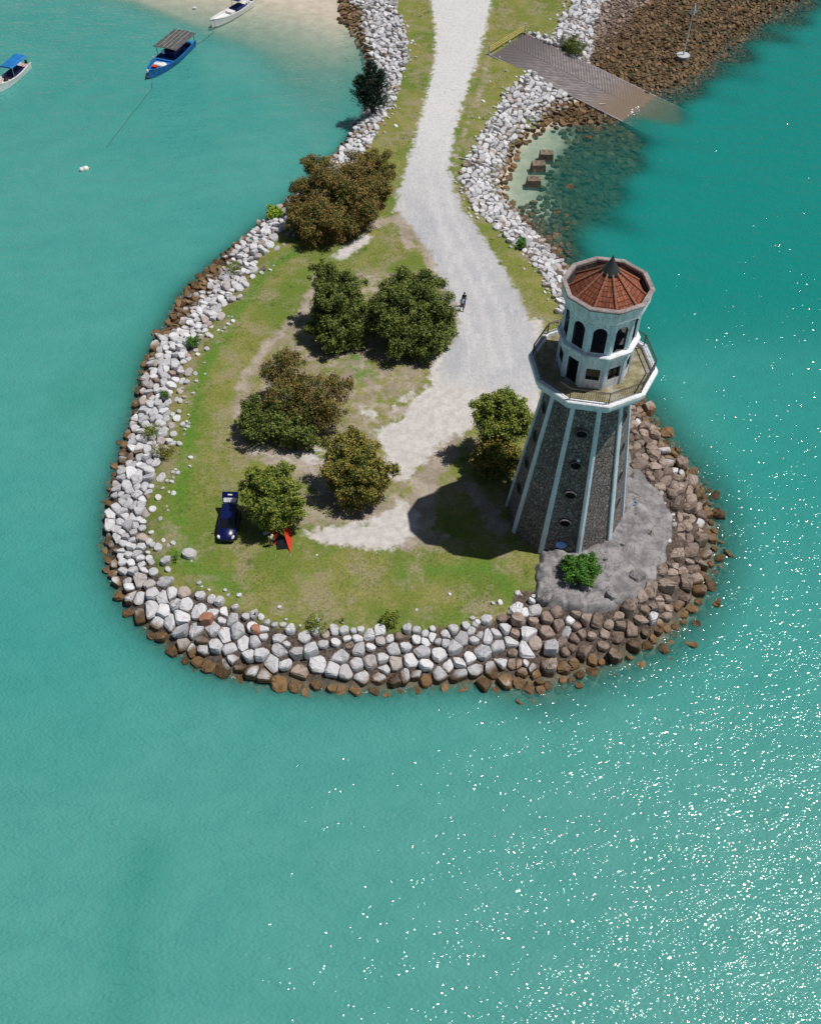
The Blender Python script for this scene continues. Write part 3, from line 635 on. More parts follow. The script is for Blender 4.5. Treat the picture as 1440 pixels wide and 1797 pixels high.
for (x, y, s_, lb) in ((1058, 978, 1.1, 'rounded grey boulder half set in the apron at the foot of the sunlit stone face'), (1090, 955, .9, 'grey boulder on the apron touching the rightmost visible rib'), (1028, 985, 1.0, 'grey boulder on the apron right behind the fresh green bush'),
                       (955, 1046, 1.6, 'wide flat grey rock at the lawn side corner of the apron'), (1075, 1045, 1.3, 'grey rock at the seaward edge of the apron right of the bush'), (1118, 1010, 1.5, 'large flat grey rock near the southeast rim of the apron')):
    lone_rock(x, y, s_, lb, 0, .2, z=2.55, hf=.3, mat=M['concrete'])

# ------------------------------------------------------------------ lighthouse (ten sided)
T0 = R_(19) + .039
def ringpt(th, R, z):                                           # angle from the side facing the viewpoint
    return Vector((R * (math.sin(th) * math.cos(ta) - math.cos(th) * math.sin(ta)), R * (-math.sin(th) * math.sin(ta) - math.cos(th) * math.cos(ta)), z))
def V10(i): return T0 + R_(36) * i
def ring(R, z): return [ringpt(V10(i), R, z) for i in range(10)]
def face_frame(i, Ra, za, Rb=None, zb=None):                    # face between vertex i-1 and i; returns fn(s, h, n)
    Rb = Ra if Rb is None else Rb; zb = za + 1 if zb is None else zb
    A0, A1 = ringpt(V10(i - 1), Ra, za), ringpt(V10(i), Ra, za); B0, B1 = ringpt(V10(i - 1), Rb, zb), ringpt(V10(i), Rb, zb)
    ma = (A0 + A1) / 2; mb = (B0 + B1) / 2; up = (mb - ma).normalized(); al = (A1 - A0).normalized(); nn = al.cross(up).normalized()
    if nn.dot(Vector((ma.x, ma.y, 0))) < 0: nn = -nn
    def fn(s, h, n=0): return ma + al * s + up * h + nn * n
    return fn, (A1 - A0).length, (mb - ma).length
LH = empty('lighthouse', TC, label='ten sided stone lighthouse with white ribs, white lantern rooms and red tiled roof', cat='lighthouse')
ZB = ZL
Rb0, Rt0, Zt = 5.0, 2.95, 18.7
def zl(z): return z - ZB
def Rz(z): return 5.0 + (3.08 - 5.0) * (z - 2.2) / (17.45 - 2.2)
MB().loft([ring(Rz(z), zl(z)) for z in (1.2, 5, 9, 13, 17, 18.75)]).build('stone_shaft', M['stone'], LH)
for i in range(10):
    v0, v1 = V10(i), V10(i); rr = []
    for z in (1.3, 10, 18.72):
        R0 = Rz(z); w = .215 - .05 * (z - 2) / 17; d = w / R0
        rr.append([ringpt(v0 - d, R0 * .985, zl(z)), ringpt(v0 - d, R0 * 1.002 + .07, zl(z)), ringpt(v0, R0 + .13, zl(z)), ringpt(v0 + d, R0 * 1.002 + .07, zl(z)), ringpt(v0 + d, R0 * .985, zl(z))])
    MB().loft(rr).build('corner_rib', M['rib'], LH)
for i in (0, 2, 4, 6, 8):
    fn, wd, ht = face_frame(i, Rz(2.2), 0, Rz(17.45), 15.25)
    for z in (6.1, 9.2, 12.3, 15.4):
        h = z - 2.2
        def el(rx, ry, n, k=18): return [fn(rx * math.cos(2 * math.pi * q / k), h + ry * math.sin(2 * math.pi * q / k), n) for q in range(k)]
        wn = MB().loft([el(.58, .46, .0), el(.55, .44, .06), el(.43, .36, .07), el(.42, .35, .015)], capa=False, capb=False).build('porthole', M['shadestain'], LH)
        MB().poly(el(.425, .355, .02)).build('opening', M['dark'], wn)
        if i in (0,):
            hood = [[fn(.50 * math.cos(a), h + .43 * math.sin(a), n) for a in [math.pi * q / 8 for q in range(9)]] for n in (.0, .20)]
            hi = [[fn(.42 * math.cos(a), h + .36 * math.sin(a), n) for a in [math.pi * q / 8 for q in range(9)]] for n in (.20, .0)]
            MB().loft(hood + hi, capa=False, capb=False, closed=False).build('hood', M['stone'], wn)
fn, wd, ht = face_frame(0, Rz(2.2), 0, Rz(17.45), 15.25)
MB().loft([[fn(.45 * math.cos(2 * math.pi * q / 20), 1.35 + .36 * math.sin(2 * math.pi * q / 20), n) for q in range(20)] for n in (.0, .09)]).build('plaque', M['plaque'], LH)
b = MB(); b.box((0, 0, 0), (.26, .2, .2)); lo = b.build('flood_lamp', M['lampreflect'], LH, .02); lo.location = fn(.12, 10.75, .16); lo.rotation_euler = (0, 0, -ta)
# gallery
GR = 4.73
MB().loft([ring(2.9, zl(17.9)), ring(3.25, zl(17.9)), ring(3.3, zl(18.3)), ring(4.45, zl(18.75)), ring(4.52, zl(18.75)), ring(4.52, zl(19.14))], capb=True).build('gallery_cornice', M['rib'], LH)
MB().loft([ring(4.52, zl(19.143)), ring(GR, zl(19.18)), ring(GR, zl(19.46)), ring(GR - .06, zl(19.53)), ring(4.32, zl(19.53)), ring(4.30, zl(19.22))], capa=True, capb=False).build('gallery_kerb', M['paint'], LH)
MB().loft([ring(4.31, zl(19.15)), ring(4.31, zl(19.25))]).build('gallery_floor', M['floor'], LH)
for i in range(10):
    a, c = ringpt(V10(i - 1), 4.42, zl(19.53)), ringpt(V10(i), 4.42, zl(19.53)); b = MB(); d = c - a; L = d.length
    b.tube([a, a + Vector((0, 0, 1.05))], .04, 6)
    for hh, r in ((1.0, .032), (.88, .018), (.12, .022)): b.tube([a + Vector((0, 0, hh)), c + Vector((0, 0, hh))], r, 5)
    n = 17
    for q in range(1, n): b.tube([a + d * q / n + Vector((0, 0, .12)), a + d * q / n + Vector((0, 0, .88))], .013, 4)
    b.build('railing', M['rust'], LH)

def wall_panels(name, R, z0, z1, openings, m, t=.22, parent=None):
    b = MB()
    for i in range(10):
        fn, wd, _ = face_frame(i, R, zl(z0)); op = openings(i); hgt = z1 - z0
        outer = [(-wd / 2, 0), (wd / 2, 0), (wd / 2, hgt), (-wd / 2, hgt)]
        k2 = (R - t) / R; 
        for n, kk in ((0, 1), (-t, k2)):
            b.mi = 0 if n == 0 else 1  # inner faces get the dark colour: shade of the rooms painted on
            out3 = [Vector((s * kk, h, 0)) for s, h in outer]; pls = [out3]
            if op: pls.append([Vector((s, h, 0)) for s, h in op])
            allp = [p for pl in pls for p in pl]
            for tri in tessellate_polygon(pls): b.poly([fn(allp[j].x, allp[j].y, n) for j in tri])
        if op:
            for j in range(len(op)):
                p, q = op[j], op[(j + 1) % len(op)]; b.poly([fn(p[0], p[1], 0), fn(q[0], q[1], 0), fn(q[0], q[1], -t), fn(p[0], p[1], -t)])
    return b.build(name, [m, M['shadestain']], parent)
DR = 2.62
def rect(w, h0, h1): return [(-w / 2, h0), (w / 2, h0), (w / 2, h1), (-w / 2, h1)]
def drum_open(i):
    if i % 10 == 9: return rect(.92, .05, 2.15)
    return rect(.98, .80, 1.80)
dr = wall_panels('watch_room', DR, 19.25, 22.1, drum_open, M['paint'], .2, LH)
for i in range(10):
    fn, wd, _ = face_frame(i, DR, zl(19.25))
    op = drum_open(i); x0, x1, h0, h1 = op[0][0], op[1][0], op[0][1], op[2][1]
    isdoor = i % 10 == 9; b = MB()
    def bar(s0, s1, a0, a1, n0=-.16, n1=-.08): b.loft([[fn(s0, a0, n), fn(s1, a0, n), fn(s1, a1, n), fn(s0, a1, n)] for n in (n0, n1)])
    bar(x0, x0 + .06, h0, h1); bar(x1 - .06, x1, h0, h1); bar(x0 + .06, x1 - .06, h1 - .06, h1)
    if not isdoor: bar(x0 + .06, x1 - .06, h0, h0 + .06); bar(-.03, .03, h0 + .06, h1 - .06)
    fr = b.build('door' if isdoor else 'window', M['rust'], LH)
    b = MB(); b.poly([fn(x0, h0, -.17), fn(x1, h0, -.17), fn(x1, h1, -.17), fn(x0, h1, -.17)]); b.build('leaf' if isdoor else 'pane', M['dark'] if isdoor else M['glass'], fr)
    # corner pilasters of both storeys
    v = V10(i); q = .16
    for (za, zb_, R0, nm) in ((19.26, 22.08, DR, 'pilaster'), (22.42, 24.98, 2.58, 'pilaster')):
        dd = q / R0
        MB().loft([[ringpt(v - dd, R0 * .96, zl(z)), ringpt(v - dd, R0 + .03, zl(z)), ringpt(v, R0 + .075, zl(z)), ringpt(v + dd, R0 + .03, zl(z)), ringpt(v + dd, R0 * .96, zl(z))] for z in (za, zb_)]).build(nm, M['rib'], LH)
MB().loft([ring(2.4, zl(22.02)), ring(2.74, zl(22.02)), ring(2.93, zl(22.16)), ring(2.95, zl(22.36)), ring(2.88, zl(22.43)), ring(2.3, zl(22.43))]).build('string_course', M['paint'], LH)
AR = 2.58
MB().loft([ring(2.36, zl(22.44)), ring(2.36, zl(22.50))]).build('belfry_floor', M['shadestain'], LH)  # dark disc over the string course, belfry shade put into its colour
arch = [(-.48, .10), (.48, .10)] + [(.48 * math.cos(math.pi * q / 12), 1.75 + .48 * math.sin(math.pi * q / 12)) for q in range(13)]
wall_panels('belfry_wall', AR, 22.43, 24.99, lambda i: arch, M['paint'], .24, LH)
for i in range(10):
    fn, wd, _ = face_frame(i, AR, zl(22.43)); b = MB()
    for s0, s1 in ((-.80, -.50), (.50, .80)): b.loft([[fn(s0, 1.70, n), fn(s1, 1.70, n), fn(s1, 1.78, n), fn(s0, 1.78, n)] for n in (.002, .05)])
    b.build('impost', M['rib'], LH)
MB().loft([ring(2.36, zl(24.9)), ring(2.60, zl(24.99)), ring(2.66, zl(25.15)), ring(3.02, zl(25.45)), ring(3.06, zl(26.35)), ring(2.85, zl(26.352)), ring(2.82, zl(25.6)), ring(2.3, zl(25.55))], capa=False, capb=True).build('parapet', M['paint'], LH)
MB().loft([ring(2.86, zl(26.356)), ring(3.10, zl(26.356)), ring(3.17, zl(26.42)), ring(3.17, zl(26.52)), ring(3.12, zl(26.56)), ring(2.84, zl(26.56)), ring(2.80, zl(26.50)), ring(2.80, zl(26.30))], capa=False, capb=False).build('parapet_coping', M['cap'], LH)
MB().loft([ring(2.79, zl(26.32)), ring(2.79, zl(25.6)), ring(2.73, zl(25.6)), ring(2.73, zl(26.32))], capa=False, capb=False).build('parapet_lining', M['shadestain'], LH)  # near-black ring that darkens the inner face of the parapet
MB().loft([ring(2.45, zl(24.93)), ring(2.45, zl(25.0))]).build('belfry_ceiling', M['shadestain'], LH)  # coloured dark to stand for the shade inside the arches
MB().loft([ring(2.815, zl(25.7)), ring(2.815, zl(25.9)), ring(2.3, zl(25.9))], capb=True).build('gutter', M['black'], LH)
# tiled roof with own UVs
RB, RZ0, RZ1 = 2.60, 26.0, 27.9
me = bpy.data.meshes.new('roof'); vs = []; fs = []; uvs = []
for i in range(10):
    A0, A1 = ringpt(V10(i - 1), RB, zl(RZ0)), ringpt(V10(i), RB, zl(RZ0)); C0, C1 = ringpt(V10(i - 1), .35, zl(RZ1 - .12)), ringpt(V10(i), .35, zl(RZ1 - .12))
    k = len(vs); vs += [A0, A1, C1, C0]; fs.append((k, k + 1, k + 2, k + 3)); w = (A1 - A0).length; w2 = (C1 - C0).length; sl_ = ((A0 + A1) / 2 - (C0 + C1) / 2).length
    uvs += [(-w / 2 + i * 7.3, sl_), (w / 2 + i * 7.3, sl_), (w2 / 2 + i * 7.3, 0), (-w2 / 2 + i * 7.3, 0)]
    k = len(vs); D = Vector((0, 0, -.1)); vs += [A0, A1, A1 + D, A0 + D]; fs.append((k + 3, k + 2, k + 1, k)); uvs += [(0, 0)] * 4
me.from_pydata(vs, [], fs); ul = me.uv_layers.new(name='UVMap')
for pl_ in me.polygons:
    for li, vi in zip(pl_.loop_indices, pl_.vertices): ul.data[li].uv = uvs[vi]
rf = link('roof', me, M['tiles'], LH)
k_ = NT('ridge_tile_terracotta', .8); rc = k_.mix(k_.noise(k_.obj(), 4, 5, .7), (.40, .17, .10), (.16, .065, .04)); M['ridge'] = k_.done(rc)
for i in range(10):
    a, c = ringpt(V10(i), RB + .03, zl(RZ0 + .03)), ringpt(V10(i), .4, zl(RZ1 - .1)); b = MB()
    n = 9
    for q in range(n): b.tube([a + (c - a) * (q / n), a + (c - a) * ((q + 1.08) / n)], [.092, .072], 7)
    b.build('ridge_cap', M['ridge'], LH)
MB().lathe([(.70, zl(27.5)), (.66, zl(27.66)), (.48, zl(27.92)), (.28, zl(28.2)), (.15, zl(28.5)), (.07, zl(28.7)), (.01, zl(28.9))], 14).build('finial', M['lead'], LH, smooth=True)

# ------------------------------------------------------------------ trees
def leaf_quads(cs, size, out, outn, jitter=.9):
    """cs: centres (n,3); returns verts and faces of small bent leaf quads"""
    n = len(cs); nr = outn + nrg.normal(0, jitter, (n, 3)); nr /= np.linalg.norm(nr, axis=1)[:, None] + 1e-9
    a = np.cross(nr, nrg.normal(0, 1, (n, 3))); a /= np.linalg.norm(a, axis=1)[:, None] + 1e-9; b = np.cross(nr, a)
    s = size * nrg.uniform(.6, 1.35, (n, 1)); a *= s * .5; b *= s * .32
    V = np.stack([cs - a, cs - b * 1.0 + nr * s * .06, cs + a, cs + b + nr * s * .06], 1).reshape(-1, 3)
    F = np.arange(n * 4).reshape(-1, 4); return V, F
def crown_mesh(lobes, dens, size, base, rough=.35):
    dens = dens * 2.5; size = size * .60; ext = []
    for c, r in lobes:
        ext.append((c, r * .74))
        if c.z > 1.8 and base > 1.9: ext.append((c - Vector((rng.uniform(-.2, .2), 0, min(c.z - .9, r * 1.0))), r * .72))
        for _ in range(9):
            d = Vector((rng.gauss(0, 1), rng.gauss(0, 1), rng.gauss(.3, .7))).normalized(); ext.append((c + d * r * rng.uniform(.6, 1.12), r * rng.uniform(.18, .44)))
    lobes = ext
    C_, N_, Q_ = [], [], []
    for (c, r) in lobes:
        n = int(dens * r * r * 4)
        d = nrg.normal(0, 1, (n, 3)); d /= np.linalg.norm(d, axis=1)[:, None]
        rad = r * (1 - nrg.random(n) ** 1.6 * .55)
        nz = np.array([mnoise.noise(Vector((q[0] * 2.1 + c.x, q[1] * 2.1 + c.y, q[2] * 2.1 + c.z))) for q in d]) if n else np.zeros(0)
        nz2 = np.array([mnoise.noise(Vector((q[0] * 5.3 + c.x, q[1] * 5.3, q[2] * 5.3 + c.y))) for q in d])
        rad = rad * (1 + rough * nz * 1.4 + rough * nz2 * .8)
        p = np.array(c) + d * rad[:, None] * np.array([1, 1, .82]); keep = (p[:, 2] > .25) & (nz2 > -.30)
        C_.append(p[keep]); N_.append(d[keep] + np.array([0, 0, .5])); Q_.append(np.clip(.5 + .9 * nz + .3 * nz2, 0, 1)[keep])
    cs = np.concatenate(C_); nn = np.concatenate(N_); qq = np.concatenate(Q_)
    V, F = leaf_quads(cs, size, None, nn)
    t = nrg.random(len(cs))
    return mesh_np('crown', V, F, dict(tint=np.repeat(t, 4), clump=np.repeat(qq, 4)))
def tree(name, lobes_px, leaf, label, cat='tree', dens=300, size=.26, group=None, zg=ZL, base_px=None, rough=.35):
    L = []
    for (x, y, r, h) in lobes_px:
        h = h + (.9 if cat == 'tree' else 0); p = P(x, y, zg + h); L.append((p, r * (1.14 if cat == 'tree' else 1) / scale_at(p)))
    wsum = sum(r ** 2 for _, r in L); bx = sum(p.x * r * r for p, r in L) / wsum; by = sum(p.y * r * r for p, r in L) / wsum
    if base_px: q = P(*base_px, zg); bx, by = q.x, q.y
    root = empty(name, (bx, by, zg), label=label, cat=cat, group=group); o = Vector((bx, by, zg))
    L = [(p - o, r) for p, r in L]
    link('crown', crown_mesh(L, dens, size, zg, rough + .12), LEAF[leaf], root)
    b = MB(); big = max(r for _, r in L); hmin = min(p.z for p, _ in L); top = Vector((0, 0, max(.4, hmin * .45)))
    tr = .05 + .06 * big if cat == 'tree' else .035
    b.tube([(0, 0, -.3), (tr * .5, 0, top.z * .5), top], [tr * 1.5, tr, tr * .85], 8)
    for p, r in L:
        mid = top.lerp(p, .5) + Vector((rng.uniform(-.15, .15), rng.uniform(-.15, .15), .1)) * r * .5
        b.tube([top - Vector((0, 0, .1)), mid, p], [tr * .6, tr * .4, tr * .18], 6)
        for _ in range(5):
            e = p + Vector((rng.gauss(0, 1), rng.gauss(0, 1), abs(rng.gauss(0, .8)))).normalized() * r * .8
            b.tube([mid.lerp(p, .6), p.lerp(e, .5) + Vector((0, 0, .08)), e], [tr * .2, tr * .13, tr * .05], 4)
    b.build('trunk', M['bark'], root); return root
tree('broadleaf_tree', [(585, 312, 36, 3.2), (632, 300, 30, 3.0), (560, 345, 36, 2.6), (612, 345, 40, 2.8), (652, 308, 22, 2.4), (664, 292, 22, 2.2), (548, 395, 24, 1.6), (516, 360, 18, 2.0), (668, 325, 18, 1.8), (520, 385, 16, 1.5), (556, 290, 22, 3.4), (640, 350, 26, 2.0), (588, 380, 32, 1.8), (545, 372, 28, 1.8), (530, 330, 18, 2.0)],
     'brown', 'wide bronze and green tree farthest back on the lawn, by the western sea wall', group=None, dens=170, base_px=(598, 392))
tree('broadleaf_tree', [(572, 488, 24, 4.6), (565, 472, 15, 5.2), (612, 498, 26, 4.2), (590, 515, 28, 4.0), (566, 528, 22, 3.2), (614, 540, 26, 3.0), (592, 560, 30, 2.2), (570, 560, 24, 1.8), (620, 575, 24, 1.5), (588, 590, 24, 1.0), (560, 580, 18, .9)],
     'dark', 'tall dark green tree left of the widest dark tree', dens=200, base_px=(598, 592))
tree('broadleaf_tree', [(700, 496, 26, 4.6), (728, 508, 32, 4.6), (680, 532, 28, 3.4), (752, 530, 36, 4.0), (784, 548, 20, 3.2), (715, 555, 36, 3.0), (765, 575, 28, 2.2), (736, 588, 28, 1.7), (698, 580, 28, 1.8), (660, 535, 22, 3.0), (650, 560, 20, 1.8), (715, 602, 26, .9), (752, 600, 26, .9), (782, 575, 18, 1.6)],
     'dark', 'widest dark green tree standing against the edge of the gravel road', dens=200, base_px=(735, 612))
tree('broadleaf_tree', [(492, 640, 28, 3.4), (470, 650, 16, 3.0), (524, 665, 26, 3.2), (560, 680, 28, 2.9), (595, 680, 20, 2.6), (612, 672, 10, 2.6), (505, 700, 32, 2.4), (548, 720, 30, 2.0), (580, 720, 22, 1.7), (497, 622, 12, 3.9)],
     'brown', 'sparse bronze leaved tree with bare twigs, left of the lawn centre', dens=110, size=.24, rough=.6, base_px=(530, 748))
tree('broadleaf_tree', [(452, 722, 24, 1.5), (482, 736, 28, 1.4), (432, 736, 18, 1.1), (455, 756, 22, .9), (508, 752, 24, 1.2), (535, 762, 18, 1.0), (440, 712, 12, 1.8)], 'dark', 'low dark green tree spreading beneath the bronze leaved tree', dens=170, base_px=(466, 768))
tree('broadleaf_tree', [(602, 785, 28, 3.6), (638, 790, 28, 3.5), (590, 820, 30, 2.6), (630, 825, 36, 2.8), (664, 825, 24, 2.4), (618, 855, 30, 1.7), (655, 850, 22, 1.8), (618, 768, 14, 4.0)],
     'mix', 'round yellowing green tree in the middle of the sandy lawn patch', dens=200, base_px=(625, 884))
tree('broadleaf_tree', [(462, 843, 26, 3.8), (490, 832, 22, 4.0), (504, 858, 26, 3.3), (450, 875, 26, 2.8), (482, 880, 34, 2.7), (514, 888, 20, 2.1), (470, 903, 20, 1.9), (436, 860, 15, 3.0)],
     'green', 'round mid green tree next to the dark blue car and the tent', dens=210, base_px=(478, 930))
tree('broadleaf_tree', [(876, 706, 26, 5.2), (906, 715, 24, 4.9), (850, 722, 22, 4.7), (888, 740, 30, 4.2), (918, 742, 16, 3.8), (862, 748, 22, 3.6)],
     'green', 'tall green tree standing close behind the left side of the lighthouse', dens=200, base_px=(870, 812))
tree('broadleaf_tree', [(878, 790, 28, 1.9), (852, 798, 24, 1.5), (905, 800, 18, 1.5), (868, 770, 20, 2.4)], 'mix', 'low shrubby tree under the tall tree beside the lighthouse', dens=190, base_px=(880, 822))
# casuarina: plumes of needles
def casuarina(px, py, top, label):
    base = P(px, py, 1.6); root = empty('casuarina_tree', base, label=label, cat='tree')
    V = []; F = []; T = []; tb = MB()
    for (dx, hgt, lx, ly, wid) in ((0, top, -.3, .2, 2.9), (-1.3, top * .72, -1.2, -.2, 2.5), (1.0, top * .8, .8, .3, 2.1), (-.5, top * .55, -.8, -.9, 2.4)):
        tb.tube([(0, 0, -.4), (dx * .4, 0, hgt * .3), (dx + lx * .3, ly, hgt * .9)], [.14, .1, .02], 6)
        for i in range(170):
            t = rng.random() ** .8; a = rng.random() * 6.283; r0 = wid * (1 - t) ** .8 * rng.uniform(.6, 1.2) + .15
            s = Vector((dx * (.3 + .7 * t) + lx * .3 * t, ly * t, hgt * (.10 + .88 * t))); e = s + Vector((math.cos(a) * r0, math.sin(a) * r0, r0 * rng.uniform(.25, .7)))
            m_ = s.lerp(e, .55) + Vector((0, 0, -.08)); tt = rng.random()
            for j in range(15):
                u = rng.uniform(.15, 1); c = s.lerp(e, u) + Vector((rng.gauss(0, .07), rng.gauss(0, .07), rng.gauss(0, .06))); d = (e - s).normalized() + Vector((rng.gauss(0, .45), rng.gauss(0, .45), rng.gauss(.15, .4)))
                d = d.normalized() * rng.uniform(.22, .42); q = d.orthogonal().normalized() * .036; k = len(V)
                V += [c - q, c + q, c + d + q * .3, c + d - q * .3]; F.append((k, k + 1, k + 2, k + 3)); T += [tt * .7 + .3 * rng.random()] * 4
    link('crown', mesh_np('crown', [tuple(v) for v in V], F, dict(tint=T, clump=[.3] * len(T))), LEAF['needle'], root); tb.build('trunk', M['bark'], root)
tree('broadleaf_tree', [(654, 300, 20, 1.6), (672, 322, 16, 1.0), (640, 286, 14, 1.8), (664, 340, 12, .6)], 'mix', 'small yellow green tree on the road side of the wide bronze tree', dens=190, base_px=(664, 345))
casuarina(654, 198, 6.9, 'feathery dark casuarina leaning over the beach side bank of the causeway')
def shrub(px, py, r, leaf, label, h=.5, z=None, sq=1.0, dens=260, size=.17, n=4, rough=.5):
    z = gz_at(*P(px, py, 1.8)[:2]) + .2 if z is None else z
    L = [(px, py, r * .75, h)] + [(px + rng.uniform(-.6, .6) * r, py + rng.uniform(-.45, .45) * r, r * rng.uniform(.35, .6), h * rng.uniform(.6, 1.1)) for _ in range(n)]
    return tree('shrub', L, leaf, label, 'shrub', dens, size, None, z, None, rough)
shrub(1013, 1000, 37, 'fresh', 'dense fresh green bush growing on the concrete apron below the lighthouse', 1.2, 2.6, dens=330, size=.2, n=6, rough=.3)
shrub(1010, 82, 24, 'dark', 'dark feathery bush at the right edge of the slipway', .9, dens=200)
shrub(481, 372, 17, 'lime', 'bright lime green plant on the rocks beyond the far lawn tree', .5, size=.3, dens=120)
shrub(408, 474, 20, 'green', 'sprawling olive weeds on the north west sea wall', .3, dens=60)
shrub(338, 601, 14, 'fresh', 'compact green bush on the western sea wall halfway along the lawn', .4)
shrub(288, 692, 9, 'fresh', 'small yellow green bush on the western sea wall', .4)
shrub(272, 762, 22, 'green', 'wide straggling weeds covering the western sea wall rocks, upper clump', .35, dens=80)
shrub(286, 795, 24, 'mix', 'wide straggling weeds covering the western sea wall rocks, lower clump', .35, dens=90)
shrub(308, 978, 13, 'fresh', 'thin weeds at the lawn edge beside the lone grey rock', .15, dens=80)
shrub(684, 1084, 18, 'green', 'dark leafy shrub at the southern edge of the lawn', .6, dens=200)
shrub(560, 1098, 22, 'green', 'low spreading weeds at the top of the southern sea wall', .2, dens=110)
shrub(915, 426, 13, 'fresh', 'small green bush on the causeway bank behind the lighthouse', .5)
shrub(1108, 835, 10, 'green', 'low weeds in a crack of the concrete apron near the shaft', .12, 2.6, dens=70, size=.12)
shrub(1115, 905, 16, 'mix', 'dry grassy weeds across the middle of the concrete apron', .1, 2.55, dens=45, size=.12)
shrub(1142, 935, 10, 'mix', 'small weed tuft near the outer rim of the concrete apron', .1, 2.55, dens=60, size=.12)
shrub(600, 1088, 7, 'brown', 'tiny reddish plant on the southern lawn edge', .12, dens=90, size=.12)
shrub(447, 1079, 8, 'brown', 'tiny brown weed at the lawn corner above the sea wall', .12, dens=90, size=.12)

# ------------------------------------------------------------------ grass tufts over the lawn (uncountable)
n = 70000
tx = nrg.uniform(-27, 34, n); ty = nrg.uniform(38, 165, n); tz, tdw, tdt = terrain_z(tx, ty)
def samp(a):
    i = np.clip(np.searchsorted(xs, tx) - 1, 0, nx - 1); j = np.clip(np.searchsorted(ys, ty) - 1, 0, ny - 1); return a.reshape(ny, nx)[j, i]
bare = np.maximum.reduce([samp(gravel), samp(sand), samp(earth)])
keep = (tdt < .3) & (bare < .35) & (np.hypot(tx - TC.x, ty - TC.y) > 5.2) & (sdist(tx, ty, APR) < -.1) & (tdw > 1)
s_, t_, _z = slip_z(tx, ty); keep &= ~((s_ > -1) & (np.abs(t_) < SW / 2 + .3) & (s_ < SLEN))
tx, ty, tz = tx[keep], ty[keep], tz[keep]; lu = samp(lush); m = len(tx)
V = np.zeros((m, 3, 3, 3)); base = np.stack([tx, ty, tz - .01], 1)
for b_ in range(3):
    a = nrg.uniform(0, 6.283, m); hgt = nrg.uniform(.03, .09, m); wd = nrg.uniform(.02, .05, m); off = nrg.normal(0, .05, (m, 2))
    V[:, b_, 0, :] = base + np.stack([off[:, 0] + np.cos(a) * wd, off[:, 1] + np.sin(a) * wd, 0 * a], 1)
    V[:, b_, 1, :] = base + np.stack([off[:, 0] - np.cos(a) * wd, off[:, 1] - np.sin(a) * wd, 0 * a], 1)
    V[:, b_, 2, :] = base + np.stack([off[:, 0] + nrg.normal(0, .05, m), off[:, 1] + nrg.normal(0, .05, m), hgt], 1)
k_ = NT('grass_blades', .8, .15); gt = k_.attr('tint'); gl_ = k_.attr('clump')
gc = k_.mix(gt, (.13, .16, .03), (.28, .26, .10)); gc = k_.mix(gl_, gc, (.075, .165, .022)); GM = k_.done(gc)
link('lawn_grass', mesh_np('lawn_grass', V.reshape(-1, 3), np.arange(m * 9).reshape(-1, 3), dict(tint=np.repeat(nrg.random(m), 9), clump=np.repeat(np.clip(lu * .8, 0, 1), 9))), GM,
     label='short tufted grass covering the headland lawn', cat='grass', kind='stuff')

